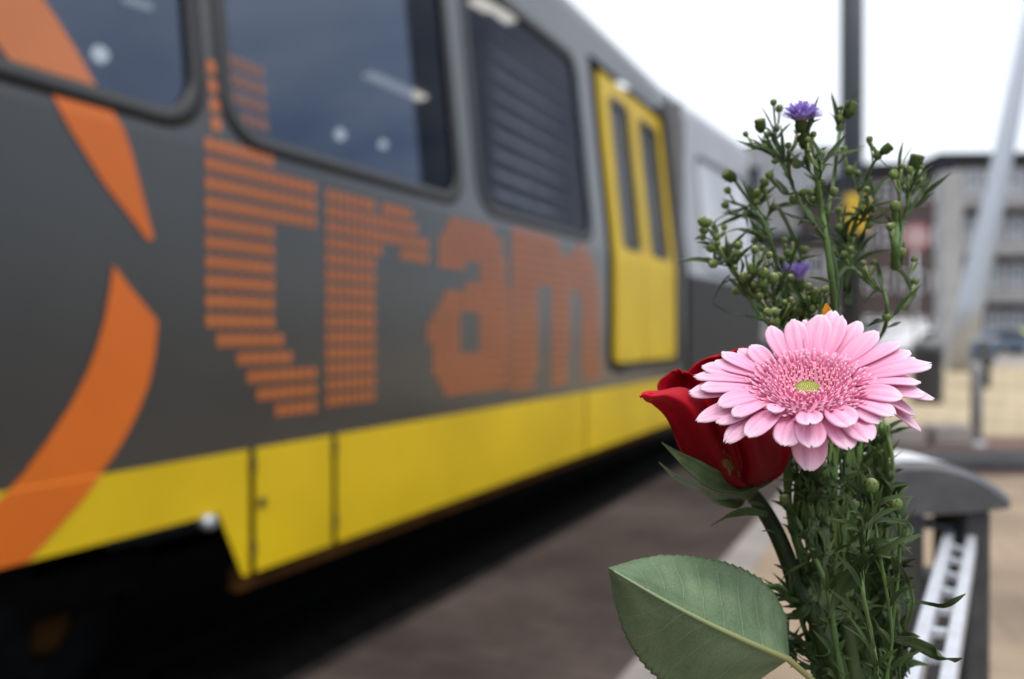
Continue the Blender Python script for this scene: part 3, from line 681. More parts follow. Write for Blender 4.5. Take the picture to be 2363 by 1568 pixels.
for i, (txp, typ, wd, hgt, arch) in enumerate(PET):
    tip = onplane(txp, typ, hgt)
    rel = tip-G; ang = math.atan2(rel.dot(EY), rel.dot(EX))
    up = .0
    lay = 10 if hgt > 0 else (-25 if hgt < -50 else -8)
    base = G3(300*math.cos(ang), 300*math.sin(ang), -22+lay+R.uniform(-6, 6))
    if i == 24: base = G3(350*math.cos(ang), 350*math.sin(ang), 10)
    if i == 29: base = G3(340*math.cos(ang), 340*math.sin(ang), 5)
    ctrl = base.lerp(tip, .55)+N*((arch*.9+18)*CU) - N*(0 if hgt < 60 else (hgt*.25)*CU)
    wd *= 1.05*R.uniform(.94, 1.06)
    notch = R.choice((.0, .03, .05, .07)); skew = R.uniform(-.12, .12); ph = R.uniform(0, 6); tw = R.uniform(-.14, .14)
    if i == 24: notch = .13; wd *= .95
    ctrl += EX*R.uniform(-14, 14)*CU+EY*R.uniform(-14, 14)*CU
    asp = (tip-base).length
    tailcurl = R.uniform(.0, .05)
    def fn(u, v, base=base, tip=tip, ctrl=ctrl, wd=wd, notch=notch, skew=skew, ph=ph, tw=tw, asp=asp):
        a = u*2-1
        v0 = v
        L = 1-.05*a*a-notch*math.exp(-((a-skew)/.16)**2)-.012*math.cos(a*9+ph)
        s = v*(L*v+(1-v))
        p = base*(1-s)**2+ctrl*2*s*(1-s)+tip*s*s
        tg = ((ctrl-base)*(1-s)+(tip-ctrl)*s).normalized()
        sdv = tg.cross(N).normalized(); nn = sdv.cross(tg).normalized()
        sdv = (sdv+nn*tw*(1 if True else 0)).normalized()
        pr = .40+.60*math.sin(PI/2*min(v0/.60, 1))
        if v0 > .66: pr *= math.sqrt(max(0, 1-((v0-.66)/.365)**2.0))*.97+.03*(1-v0)
        hw_ = wd*CU/2*pr
        ridge = .035*math.cos(2.5*PI*a)*(1-v0**4)
        return p+sdv*(a*hw_)+nn*(wd*CU*(-.13*a*a*(1.0-.4*v0)+ridge+.10*(1-v0)*a*a*2))
    mb = MB(); mb.grid(fn, 14, 26)
    part(mb, 'petal', 'petal', ger, solid=.0003)
# disc
def zdisc(r): # relief of the disc
    if r < 80: return -22
    if r < 230: return -22+58*((r-80)/150)**.8
    return 36-50*((r-230)/140)**1.5
mb = MB(); prof_ = [(1, 0)]
b_ = []
for k in range(1, 15):
    r_ = 350*k/14; b_.append((r_*CU, (zdisc(r_)-16)*CU))
mb.lathe([(.0002, (zdisc(0)-16)*CU)]+b_+[(330*CU, -45*CU), (200*CU, -90*CU)], G, N, 40); part(mb, 'disc_base', 'floret', ger)
mo, mi, mc = MB(), MB(), MB()
mc.lathe([(60*CU, -60*CU), (92*CU, -40*CU), (84*CU, -27*CU), (50*CU, -24*CU), (2*CU, -26*CU)], G, N, 28)
for q_ in range(110):
    r_ = 84*math.sqrt((q_+.5)/110); a = q_*PI*(3-5**.5); mc.lathe([(4.5*CU, 0), (5*CU, 7*CU), (3.2*CU, 12*CU), (.8*CU, 14*CU)], G3(r_*math.cos(a), r_*math.sin(a), -29), N+(EX*math.cos(a)+EY*math.sin(a))*.15, 6)
NP = 430; GA = PI*(3-5**.5)
for i in range(NP):
    r_ = 372*math.sqrt((i+.5)/NP); a = i*GA+R.uniform(-.06, .06); r_ += R.uniform(-5, 5)
    z0 = zdisc(r_)-14; p0 = G3(r_*math.cos(a), r_*math.sin(a), z0); od = (EX*math.cos(a)+EY*math.sin(a)); td = N.cross(od)
    if r_ < 82:
        h_ = R.uniform(9, 15); mc.lathe([(6*CU, 0), (6.5*CU, h_*.6*CU), (4.6*CU, h_*CU), (1*CU, h_*1.15*CU)], p0, N, 6)
    elif r_ < 188:
        lean = -.10+.25*(r_-90)/100+R.uniform(-.1, .1); dr = (N+od*lean+td*R.uniform(-.15, .15)).normalized(); h_ = R.uniform(22, 36)+(r_-82)*.22
        s_ = R.uniform(.8, 1.2)
        mi.lathe([(5*CU, 0), (5.6*CU, h_*.55*CU), (9.0*s_*CU, h_*.8*CU), (8.4*s_*CU, h_*.95*CU), (3*CU, h_*1.08*CU)], p0, dr, 7)
    else:
        f_ = (r_-188)/184; lean = .12+1.35*f_**1.2+R.uniform(-.16, .16)
        h_ = (64+26*f_)*R.uniform(.8, 1.15); sw = R.uniform(-.2, .2)
        dr = (N*(1-.25*f_)+od*lean+td*sw).normalized(); dr2 = (N*(.8)+od*lean*1.0+td*(sw*1.5)).normalized()
        w_ = (9+7*f_)*R.uniform(.85, 1.15)
        q0 = p0; q1 = p0+dr*h_*.55*CU; q2 = q1+dr2*h_*.45*CU
        nrm = td.cross(dr).normalized()
        def ff(u, v, q0=q0, q1=q1, q2=q2, w_=w_, td=td, nrm=nrm):
            aa = u*2-1; p = q0*(1-v)**2+q1*2*v*(1-v)+q2*v*v
            pw = (.6+.5*v)*(math.sqrt(max(.04, 1-((v-.7)/.32)**2)) if v > .7 else 1)
            return p+td*(aa*w_*pw*CU)+nrm*(-(1-aa*aa)*w_*.55*CU)
        mo.grid(ff, 4, 6)
part(mo, 'disc_florets', 'floret', ger, solid=.00025); part(mi, 'disc_buds', 'bulb', ger); part(mc, 'disc_centre', 'centre', ger)
mb = MB(); mb.lathe([(60*CU, -190*CU), (150*CU, -170*CU), (230*CU, -110*CU), (290*CU, -46*CU), (270*CU, -50*CU), (180*CU, -100*CU)], G, N, 30, lambda i, w_: 1+.05*math.sin(12*w_+i)); part(mb, 'calyx', 'sepal', ger)
g0 = G3(0, 0, -150)
mb = MB(); mb.tube(spline([g0, G3(0, 60, -330), S(*c3(1245, 330), .385), S(*c3(1262, 560), .392), S(*c3(1345, 850), .388), S(*c3(1420, 1150), .38), S(*c3(1450, 1420), .37), S(*c3(1470, 1900), .36)], 40), .0044, 14); part(mb, 'stem', 'rosestem', ger)
# ------------------------------------------------------------------ ROSE
RB = S(1718, 1118, .378)
rose = thing('rose', 'deep red rose bloom with green sepals and one large pale serrated leaf', 'flower', S(*c3(1500, 1900), .35))
AX = (S(1632, 905, .350)-RB).normalized()
RX = AX.cross(Vector((0, 1, 0))).normalized()   # sideways on screen
if RX.x < 0: RX = -RX
RY = AX.cross(RX).normalized()
if RY.y < 0: RY = -RY       # away from the camera
RU = .378/F                 # one picture px in metres
def rpetal(az, spread, rmax, hgt, flare, tipp=.12, open_=0., name='petal', droop=0., seed=0):
    rr_ = random.Random(seed)
    ph = rr_.uniform(0, 6); rf = rr_.uniform(.02, .05)
    def fn(u, v):
        a = (u*2-1); wv = math.sin(PI*min(1, (v*.85+.08)))**.45
        if v > .7: wv *= math.sqrt(max(.02, 1-((v-.7)/.34)**2))
        ang = az+a*spread*wv*(1-.25*open_)
        r_ = rmax*(math.sin(PI/2*min(1, v*1.75))**.75)
        if v > .5: r_ += flare*((v-.5)/.5)**1.8*(1-.25*a*a)*rmax+droop*0
        z = hgt*(v**.95)*(1-.16*a*a*v)+hgt*tipp*math.exp(-(a/.28)**2)*v**6 - droop*hgt*max(0, v-.55)**2*4
        r_ += rmax*rf*math.sin(5*a+ph+v*3)*v + rmax*.10*a*a*v*math.sin(ph+3*a)
        return RB+AX*(z*RU)+(RX*math.cos(ang)+RY*math.sin(ang))*(r_*RU)
    mb = MB(); mb.grid(fn, 18, 20); return part(mb, name, 'rose', rose, solid=.0004)
k = 0
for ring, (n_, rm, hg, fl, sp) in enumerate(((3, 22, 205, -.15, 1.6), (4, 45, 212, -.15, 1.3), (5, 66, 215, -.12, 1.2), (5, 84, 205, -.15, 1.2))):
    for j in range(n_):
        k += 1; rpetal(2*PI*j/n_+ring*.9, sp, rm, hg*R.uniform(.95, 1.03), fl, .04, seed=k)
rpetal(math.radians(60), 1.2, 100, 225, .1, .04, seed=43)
rpetal(math.radians(125), 1.2, 100, 225, .1, .04, seed=44)
def mottled():
    m = M['rose'].copy(); nt = m.node_tree; b = nt.nodes['Principled BSDF']
    tc = nt.nodes.new('ShaderNodeTexCoord'); mp = nt.nodes.new('ShaderNodeMapping'); mp.inputs['Scale'].default_value = (6, 9, 1)
    no = nt.nodes.new('ShaderNodeTexNoise'); no.inputs['Scale'].default_value = 1.6; no.inputs['Detail'].default_value = 6; no.inputs['Distortion'].default_value = 1.4
    nt.links.new(tc.outputs['UV'], mp.inputs[0]); nt.links.new(mp.outputs[0], no.inputs['Vector'])
    sq = nt.nodes.new('ShaderNodeSeparateXYZ'); nt.links.new(tc.outputs['UV'], sq.inputs[0])
    du = math_node(nt, 'DIVIDE', math_node(nt, 'SUBTRACT', sq.outputs[0], .76), .24); dv_ = math_node(nt, 'DIVIDE', math_node(nt, 'SUBTRACT', sq.outputs[1], .20), .15)
    d2 = math_node(nt, 'ADD', math_node(nt, 'MULTIPLY', du, du), math_node(nt, 'MULTIPLY', dv_, dv_))
    mk = nt.nodes.new('ShaderNodeMapRange'); mk.inputs['From Min'].default_value = 1.2; mk.inputs['From Max'].default_value = .2; nt.links.new(d2, mk.inputs['Value'])
    th = nt.nodes.new('ShaderNodeMapRange'); th.inputs['From Min'].default_value = .46; th.inputs['From Max'].default_value = .58; nt.links.new(math_node(nt, 'MULTIPLY', no.outputs['Fac'], math_node(nt, 'POWER', mk.outputs[0], .3)), th.inputs['Value'])
    src = b.inputs['Base Color'].links[0].from_socket
    mm = nt.nodes.new('ShaderNodeMix'); mm.data_type = 'RGBA'; nt.links.new(th.outputs[0], mm.inputs[0]); nt.links.new(src, mm.inputs[6]); mm.inputs[7].default_value = (.11, .09, .025, 1)
    nt.links.new(mm.outputs[2], b.inputs['Base Color']); return m
M['mottled'] = mottled()
def shell(left, right, z, bulge, m='rose', fold=0., seed=0, zt=0.):
    """a petal between two edge curves, base to tip, bulging toward the viewer side"""
    Lc = spline([Vector((*c1(*p), 0)) for p in left], 31); Rc = spline([Vector((*c1(*p), 0)) for p in right], 31)
    def fn(u, v):
        k = min(int(round(v*30)), 30); p = Lc[k].lerp(Rc[k], u); a = 2*u-1; p = p+Vector((math.sin(v*17+seed)*1.6*abs(a)**3, (math.sin(u*11+seed*2)*3.2+math.sin(u*23+seed)*1.6)*v**8, 0))
        d = z-bulge*(1-a*a)*math.sin(PI*min(.95, .12+v*.75))+zt*v + .0016*math.sin(u*13+seed)*v**4 -.0045*(max(0, v-.84)/.16)**1.5 + .0022*math.sin(a*4.5+seed*1.7)*v*(1-v)*3 + .0012*math.sin(7*v+5*a+seed)*v + fold*max(0, v-.82)/.18
        p.y += 7*(max(0, v-.9)/.1)**2; return S(p.x, p.y, d)
    mb = MB(); mb.grid(fn, 28, 30); return part(mb, 'petal', m, rose, solid=.0005)
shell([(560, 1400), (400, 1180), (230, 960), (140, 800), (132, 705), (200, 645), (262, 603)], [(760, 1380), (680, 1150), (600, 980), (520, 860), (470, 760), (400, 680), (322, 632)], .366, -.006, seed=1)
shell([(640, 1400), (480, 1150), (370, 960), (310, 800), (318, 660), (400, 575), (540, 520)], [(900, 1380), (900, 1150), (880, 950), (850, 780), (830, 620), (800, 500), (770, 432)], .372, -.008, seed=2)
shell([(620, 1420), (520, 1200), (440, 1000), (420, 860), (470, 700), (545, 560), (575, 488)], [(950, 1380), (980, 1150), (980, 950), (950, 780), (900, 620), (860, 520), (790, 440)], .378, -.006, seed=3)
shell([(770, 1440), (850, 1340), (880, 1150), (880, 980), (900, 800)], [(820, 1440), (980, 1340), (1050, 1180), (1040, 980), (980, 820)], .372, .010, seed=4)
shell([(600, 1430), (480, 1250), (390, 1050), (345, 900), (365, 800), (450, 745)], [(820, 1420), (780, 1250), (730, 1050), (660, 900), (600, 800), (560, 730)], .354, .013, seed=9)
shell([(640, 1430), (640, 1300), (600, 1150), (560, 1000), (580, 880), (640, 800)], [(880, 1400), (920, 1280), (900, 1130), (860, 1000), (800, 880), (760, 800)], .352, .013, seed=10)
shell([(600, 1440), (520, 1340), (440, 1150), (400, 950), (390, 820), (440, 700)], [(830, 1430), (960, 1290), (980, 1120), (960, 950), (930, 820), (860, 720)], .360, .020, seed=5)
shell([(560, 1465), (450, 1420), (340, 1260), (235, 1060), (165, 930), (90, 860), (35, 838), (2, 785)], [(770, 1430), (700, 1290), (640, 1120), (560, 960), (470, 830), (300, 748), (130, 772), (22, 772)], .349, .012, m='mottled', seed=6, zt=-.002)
# green streaked patch on a front petal is part of the petal look; sepals
def pr(root, name, m, pts, widths, **k2):
    mb = MB(); sld = k2.pop('solid', .0004); ribbon(mb, pts, widths, **k2); return part(mb, name, m, root, solid=sld)
zf = .334
pr(rose, 'sepal', 'sepal', [S(*c1(775, 1418), .352), S(*c1(660, 1435), .345), S(*c1(520, 1395), zf), S(*c1(380, 1300), zf), S(*c1(250, 1205), .345), S(*c1(150, 1125), .35)], [x*RU for x in (22, 42, 46, 34, 14, 1)], face=(-.35, -.8, .5), cup=.35, n=20)
pr(rose, 'sepal', 'sepalpale', [S(*c1(700, 1490), .36), S(*c1(540, 1488), .356), S(*c1(400, 1430), .352), S(*c1(260, 1370), .355), S(*c1(130, 1262), .36)], [x*RU for x in (10, 20, 17, 12, 1)], face=(-.2, -.9, -.2), cup=.3, n=20)
pr(rose, 'sepal', 'sepal', [S(1715, 1125, .36), S(1750, 1118, .365), S(1785, 1100, .37), S(1805, 1080, .375)], [x*RU for x in (16, 22, 14, 1)], cup=.4)
pr(rose, 'sepal', 'sepal', [S(1715, 1130, .38), S(1700, 1160, .40), S(1650, 1150, .42), S(1620, 1120, .43)], [x*RU for x in (20, 30, 18, 1)], cup=.4)
0 and pr(rose, 'sepal', 'sepal', [S(1715, 1128, .365), S(1708, 1085, .335), S(1685, 1045, .328)], [x*RU*.9 for x in (18, 26, 20, 4)], cup=-.4)
mb = MB(); mb.lathe([(5*RU, -42*RU), (19*RU, -34*RU), (28*RU, -16*RU), (30*RU, 2*RU), (40*RU, 16*RU)], RB, AX, 18); part(mb, 'hip', 'sepal', rose)
sp_ = spline([RB-AX*.002, S(*c3(925, 330), .383), S(*c3(1010, 470), .385), S(*c3(1085, 640), .382), S(*c3(1140, 800), .378), S(*c3(1235, 960), .372), S(*c3(1300, 1110), .366), S(*c3(1375, 1330), .36), S(*c3(1440, 1900), .35)], 60)
mb = MB(); mb.tube(sp_, [.0038+.0008*math.exp(-((i-46)/4)**2)+.0006*(i/60) for i in range(60)], 14); part(mb, 'stem', 'rosestem', rose)
# big serrated leaf, pale underside toward the camera
LT, LB = Vector((1405, 1312)), Vector((1818, 1522))
def leaf_mesh():
    mb = MB(); nv, nu = 150, 30
    # outline half widths (picture px) measured across the midrib: upper/right side and lower/left side
    Lw = (LB-LT).length; dx = (LB-LT).normalized(); nx = Vector((dx.y, -dx.x))     # up-right side of the midrib
    upw = [0, 48, 85, 110, 128, 141, 147, 143, 125, 88, 10]
    low = [0, 58, 104, 136, 156, 168, 172, 160, 134, 88, 8]
    def fn(u, v):
        a = u*2-1; saw = (v*26) % 1.0
        wv = lerp_list(upw if a > 0 else low, v)
        wv *= 1+.035*(1-saw)*abs(a)**6 if 0 < v < .97 else 1
        sway = 10*math.sin(v*PI)
        c = LT+dx*(Lw*v)+nx*(-sway)
        # side veins sweep forward to the tip
        p = c+nx*(a*wv)+dx*(-20*abs(a)*(v*(1-v))*4*0)
        # relief: V fold along the midrib, valleys at the side veins, gentle waves
        sv = (v*9.5+abs(a)*2.1*.9)
        relief = -.0042*abs(a)**1.2*(1 if a > 0 else .5)+.0015*math.cos(2*PI*sv)*abs(a)*(1-abs(a)**3)+.0018*math.sin(3*v+2*a)
        relief += .0012*math.exp(-(a/.04)**2)
        z = .328+.012*(v-.5)-relief*1.2+(.024*abs(a)**1.7 if a < 0 else .015*a*a)
        return S(p.x, p.y, z)
    mb.grid(fn, nu, nv); return mb
def leaf_material():
    m, nt, b = new_mat('rose leaf underside')
    tc = nt.nodes.new('ShaderNodeTexCoord'); sp = nt.nodes.new('ShaderNodeSeparateXYZ'); nt.links.new(tc.outputs['UV'], sp.inputs[0])
    a = math_node(nt, 'SUBTRACT', math_node(nt, 'MULTIPLY', sp.outputs[0], 2.0), 1.0); aa = math_node(nt, 'ABSOLUTE', a)
    ds = nt.nodes.new('ShaderNodeTexNoise'); ds.inputs['Scale'].default_value = 4; nt.links.new(tc.outputs['UV'], ds.inputs['Vector'])
    sv = math_node(nt, 'ADD', math_node(nt, 'ADD', math_node(nt, 'MULTIPLY', sp.outputs[1], 9.5), math_node(nt, 'MULTIPLY', aa, 1.9)), math_node(nt, 'MULTIPLY', ds.outputs['Fac'], .5))
    fr = math_node(nt, 'ABSOLUTE', math_node(nt, 'SUBTRACT', math_node(nt, 'FRACT', sv), .5))
    v1 = math_node(nt, 'LESS_THAN', fr, .022); 
    sm = nt.nodes.new('ShaderNodeMapRange'); sm.interpolation_type = 'SMOOTHSTEP'; sm.inputs['From Min'].default_value = .0; sm.inputs['From Max'].default_value = .055; sm.inputs['To Min'].default_value = 1; sm.inputs['To Max'].default_value = 0
    nt.links.new(fr, sm.inputs['Value'])
    vein = math_node(nt, 'MULTIPLY', sm.outputs[0], math_node(nt, 'SUBTRACT', 1.0, math_node(nt, 'POWER', aa, 3.0)))
    # fine net
    vo = nt.nodes.new('ShaderNodeTexVoronoi'); vo.feature = 'DISTANCE_TO_EDGE'; vo.inputs['Scale'].default_value = 46
    mp = nt.nodes.new('ShaderNodeMapping'); mp.inputs['Scale'].default_value = (.8, 1.3, 1); nt.links.new(tc.outputs['UV'], mp.inputs[0]); nt.links.new(mp.outputs[0], vo.inputs['Vector'])
    net = nt.nodes.new('ShaderNodeMapRange'); net.inputs['From Max'].default_value = .12; nt.links.new(vo.outputs['Distance'], net.inputs['Value'])
    no = nt.nodes.new('ShaderNodeTexNoise'); no.inputs['Scale'].default_value = 3.2; no.inputs['Detail'].default_value = 4; nt.links.new(tc.outputs['UV'], no.inputs['Vector'])
    rp = nt.nodes.new('ShaderNodeValToRGB'); rp.color_ramp.elements[0].position = .3; rp.color_ramp.elements[1].position = .72
    rp.color_ramp.elements[0].color = (.13, .20, .105, 1); rp.color_ramp.elements[1].color = (.24, .33, .18, 1)
    nt.links.new(no.outputs['Fac'], rp.inputs[0])
    m1 = nt.nodes.new('ShaderNodeMix'); m1.data_type = 'RGBA'; nt.links.new(math_node(nt, 'MULTIPLY', vein, .55), m1.inputs[0]); nt.links.new(rp.outputs[0], m1.inputs[6]); m1.inputs[7].default_value = (.34, .46, .27, 1)
    edge = math_node(nt, 'MULTIPLY', math_node(nt, 'GREATER_THAN', aa, .975), .6)
    m3 = nt.nodes.new('ShaderNodeMix'); m3.data_type = 'RGBA'; nt.links.new(edge, m3.inputs[0]); nt.links.new(m1.outputs[2], m3.inputs[6]); m3.inputs[7].default_value = (.10, .22, .04, 1)
    m2 = nt.nodes.new('ShaderNodeMix'); m2.data_type = 'RGBA'; m2.blend_type = 'MULTIPLY'; m2.inputs[0].default_value = .22; nt.links.new(m3.outputs[2], m2.inputs[6]); nt.links.new(net.outputs[0], m2.inputs[7])
    nt.links.new(m2.outputs[2], b.inputs['Base Color']); b.inputs['Roughness'].default_value = .62; b.inputs['Specular IOR Level'].default_value = .3
    hh = math_node(nt, 'ADD', math_node(nt, 'MULTIPLY', vein, 1.0), math_node(nt, 'MULTIPLY', net.outputs[0], -.12))
    bp = nt.nodes.new('ShaderNodeBump'); bp.inputs['Strength'].default_value = .5; bp.inputs['Distance'].default_value = .0008; nt.links.new(hh, bp.inputs['Height']); nt.links.new(bp.outputs[0], b.inputs['Normal'])
    tr = nt.nodes.new('ShaderNodeBsdfTranslucent'); ms = nt.nodes.new('ShaderNodeMixShader'); ms.inputs[0].default_value = .2; tr.inputs['Color'].default_value = (.08, .2, .03, 1)
    nt.links.new(b.outputs[0], ms.inputs[1]); nt.links.new(tr.outputs[0], ms.inputs[2]); nt.links.new(ms.outputs[0], nt.nodes['Material Output'].inputs['Surface'])
    return m
M['leafpale'] = leaf_material()
lf = part(leaf_mesh(), 'leaf', 'leafpale', rose, solid=.00025)
M['midrib'] = plant_mat('midrib', [(0, (.26, .34, .20)), (.6, (.26, .30, .13)), (1, (.24, .22, .08))], transl=0, rough=.5)
dxl = (LB-LT).normalized(); nxl = Vector((dxl.y, -dxl.x)); mr_ = []
for i in range(24):
    v = .03+.97*i/23; c = LT+dxl*((LB-LT).length*v)+nxl*(-10*math.sin(v*PI)); mr_.append(S(c.x, c.y, .3255+.012*(v-.5)-.0018*math.sin(3*v)*1.2))
mr_ += [S(1845, 1545, .338), S(1885, 1580, .345), S(1925, 1640, .35)]
mb = MB(); mb.tube(mr_, [.0003+.0011*(i/26)**.8 for i in range(27)], 8); o = part(mb, 'midrib', 'midrib', rose)
# ------------------------------------------------------------------ ASTERS
def bud(mb, p, dr, size, openb=0.):
    s = size; dr = Vector(dr).normalized()
    prof = [(.16, -.10), (.30, .0), (.44, .18), (.50, .42), (.48, .66), (.38, .86), (.22, .98), (.05, 1.02)]
    if openb: prof = [(.14, -.15), (.28, .0), (.42, .22), (.46, .5), (.44, .8), (.47, 1.02), (.36, 1.1), (.05, 1.06)]
    mb.lathe([(r*s, z*s) for r, z in prof], p, dr, 14, lambda i, w_: 1+.09*math.cos(7*w_+(i % 2)*PI))
    a = dr.orthogonal().normalized(); b = dr.cross(a)
    for ring, (zz, rr_) in enumerate(((.15, .44), (.45, .5), (.72, .46))):
        for k in range(8):
            w_ = 2*PI*(k+.5*(ring % 2))/8; od = a*math.cos(w_)+b*math.sin(w_); td = dr.cross(od)
            q = p+dr*(zz*s)+od*(rr_*s*.98); e = q+dr*(.26*s)+od*(.05*s)
            mb.add([q-td*.10*s, q+td*.10*s, e, q+dr*.05*s+od*.05*s], [(0,1,3),(1,2,3),(2,0,3)], [(0,.3),(0,.3),(0,.75),(0,.5)])
def aster_flower(root, p, dr, size, spread, n=190):
    mb = MB(); dr = Vector(dr).normalized(); a = dr.orthogonal().normalized(); b = dr.cross(a)
    for k in range(n):
        w_ = 2*PI*k/n+R.uniform(-.1, .1); lay = R.random(); od = a*math.cos(w_)+b*math.sin(w_)
        el = spread*(.05+.95*lay**.7)+R.uniform(-.08, .08); d1 = dr*math.cos(el)+od*math.sin(el); el2 = el+.35; d2 = dr*math.cos(el2)+od*math.sin(el2)
        q0 = p+od*size*.16; L = size*R.uniform(.75, 1.0)
        ribbon(mb, [q0, q0+d1*L*.5, q0+d1*L*.5+d2*L*.5], [size*.07, size*.13, size*.13, size*.06], face=dr*math.sin(el)-od*math.cos(el)*-1 if False else (dr*math.sin(el)-od*math.cos(el)), n=6, nu=2, cup=.2)
    fh = part(mb, 'flower_head', 'violet', root)
    mc_ = MB(); bud(mc_, p-dr*size*.42, dr, size*.56, 1); o = mc_.build('calyx', 'budd', None); o.parent = fh
    return fh
def sprig(label, z, stems, buds, leaves=(), flowers=(), nrand=20, seed=0, conv=c2, zt=0.):
    """stems: (points in drawing coords, r0, r1); buds: x,y,size(px),dirx,diry,open"""
    rr_ = random.Random(seed)
    zz = lambda x, y: z+(.022 if conv is c2 else 0)+zt*(1500-y)/1500+.012*math.sin(x*.011+seed)+.006*math.sin(y*.017+seed*2)
    Pn = lambda x, y: S(*conv(x, y), zz(x, y))
    base = S(*c3(1500+30*seed, 1900), .36)
    root = thing('aster', label, 'flower', base)
    ms, mf, mf2 = MB(), MB(), MB(); px = z/F*(.3533 if conv is c2 else .4271)
    lines = []
    for pts, r0, r1 in stems:
        r0 *= 1.45; r1 *= 1.5
        P = [Pn(*p) for p in pts]
        P[0] = P[0]; c = spline(P, max(8, 6*len(P))); nn = len(c); lines.append((c, r0*px))
        ms.tube(c, [(r0+(r1-r0)*i/(nn-1))*px*(1+.10*math.sin(i*1.7)) for i in range(nn)], 7)
    part(ms, 'stem', 'asterstem', root)
    for x, y, s_, dx_, dy_, op in buds:
        b_ = MB(); dr = Vector((dx_, rr_.uniform(-.5, .3), -dy_)); s3 = s_*px
        bud(b_, Pn(x, y)-dr.normalized()*s3*.5, dr, s3, op); part(b_, 'bud', 'budd' if op else 'bud', root)
    for pts, ws in leaves:
        ribbon(mf, [Pn(*p)+Vector((0, -.003, 0)) for p in pts], [w_*px for w_ in ws], face=(rr_.uniform(-.6, .4), -.9, rr_.uniform(-.1, .7)), n=14, cup=rr_.uniform(.1, .4), twist=rr_.uniform(-.3, .3), nu=4)
    for _ in range(int(nrand*(1.7 if conv is c2 else 2.4))):      # small narrow leaves along the stems
        c, r_ = rr_.choice(lines); k = rr_.randrange(2, len(c)-2); t = (c[k+1]-c[k-1]).normalized()
        sdv = Vector((rr_.uniform(-1, 1), rr_.uniform(-.8, .8), rr_.uniform(-.1, .9))).normalized()
        L = rr_.uniform(.007, .021); d1 = (t*.7+sdv*.7).normalized(); d2 = (d1+sdv*.5+Vector((0, 0, rr_.uniform(-.7, .3)))).normalized()
        ribbon(mf2, [c[k], c[k]+d1*L*.5, c[k]+d1*L*.5+d2*L*.55], [.0009, .0024, .0019, .0002], face=(rr_.uniform(-1, 1), -.8, rr_.uniform(0, 1)), n=7, nu=2, cup=.3)
    if conv is c2:
        for _ in range(14):      # short side shoots, each ending in a small bud
            c, r_ = rr_.choice(lines); k = rr_.randrange(max(1, len(c)//5), len(c)-1); t = (c[k]-c[k-1]).normalized()
            sdv = Vector((rr_.uniform(-1, 1), rr_.uniform(-.8, .8), rr_.uniform(.1, 1))).normalized(); L = rr_.uniform(.006, .017)
            d1 = (t*.5+sdv).normalized(); e = c[k]+d1*L*.5+(d1+Vector((0, 0, .9))).normalized()*L*.5; b_ = MB()
            s3 = rr_.uniform(30, 54)*px; dr = (e-c[k]).normalized()+Vector((0, 0, .5))
            b_.tube(spline([c[k], c[k]+d1*L*.5, e], 7), [.0006, .0006, .0005, .0005, .0005, .0006, .0006], 6); bud(b_, e, dr, s3); part(b_, 'bud', 'bud', root)
            ribbon(mf2, [c[k], c[k]+d1*L*.6, c[k]+d1*L*1.2], [.0008, .0024, .0002], face=(rr_.uniform(-1, 1), -.8, .3), n=7, nu=2)
    if mf.v: part(mf, 'leaf', 'foliage', root, solid=.0002)
    if mf2.v: part(mf2, 'leaf', 'foliage', root)
    for x, y, dx_, dy_, s_, sprd in flowers: aster_flower(root, Pn(x, y), Vector((dx_, -.15, -dy_)), s_*px*1.65, sprd)
    return root
# A: central tall sprig with the open violet flower on top
sprig('tall aster sprig topped by the open violet flower', .372, [
  ([(1000, 1700), (990, 1500), (975, 1250), (935, 960), (905, 760), (880, 600), (865, 470), (835, 395), (815, 360)], 17, 9),
  ([(868, 480), (850, 400), (815, 310), (790, 262), (775, 225)], 8, 7),
  ([(935, 960), (860, 860), (780, 740), (735, 650), (680, 530), (620, 420), (560, 310), (530, 260)], 9, 6),
  ([(620, 415), (605, 330), (612, 245)], 5, 4), ([(622, 450), (590, 420), (535, 360)], 5, 4),
  ([(735, 650), (660, 660), (600, 590), (565, 545)], 5, 4), ([(870, 560), (800, 490), (745, 470)], 5, 4), ([(680, 530), (665, 470), (655, 435)], 4, 4),
  ([(880, 600), (905, 500), (903, 410)], 5, 4), ([(900, 720), (860, 740), (850, 700)], 5, 4)],
 [(505, 215, 78, -.25, -1, 1), (613, 232, 44, 0, -1, 0), (530, 355, 48, -.5, -.8, 0), (655, 425, 44, 0, -1, 0), (745, 465, 62, -1, -.2, 0), (597, 445, 40, -.6, -.7, 0),
  (903, 400, 50, .1, -1, 0), (565, 535, 54, -.5, -.9, 0), (725, 690, 66, -.2, -.9, 0), (850, 700, 48, 0, -1, 0), (800, 320, 98, -.35, -1, 1), (985, 642, 56, .2, -1, 0)],
 [([(600, 740), (650, 830), (700, 930), (750, 1040), (755, 1115)], (36, 34, 30, 24, 6)), ([(625, 780), (720, 820), (800, 845), (870, 860)], (8, 26, 24, 10)),
  ([(1000, 1215), (1050, 1150), (1125, 1160)], (16, 44, 6)), ([(965, 1245), (890, 1215), (815, 1205)], (10, 24, 4)), ([(930, 870), (870, 880), (800, 885)], (8, 16, 3)),
  ([(905, 760), (960, 700), (1040, 690)], (8, 20, 3))],
 [(770, 190, -.05, -1, 92, 1.15)], 34, 1)
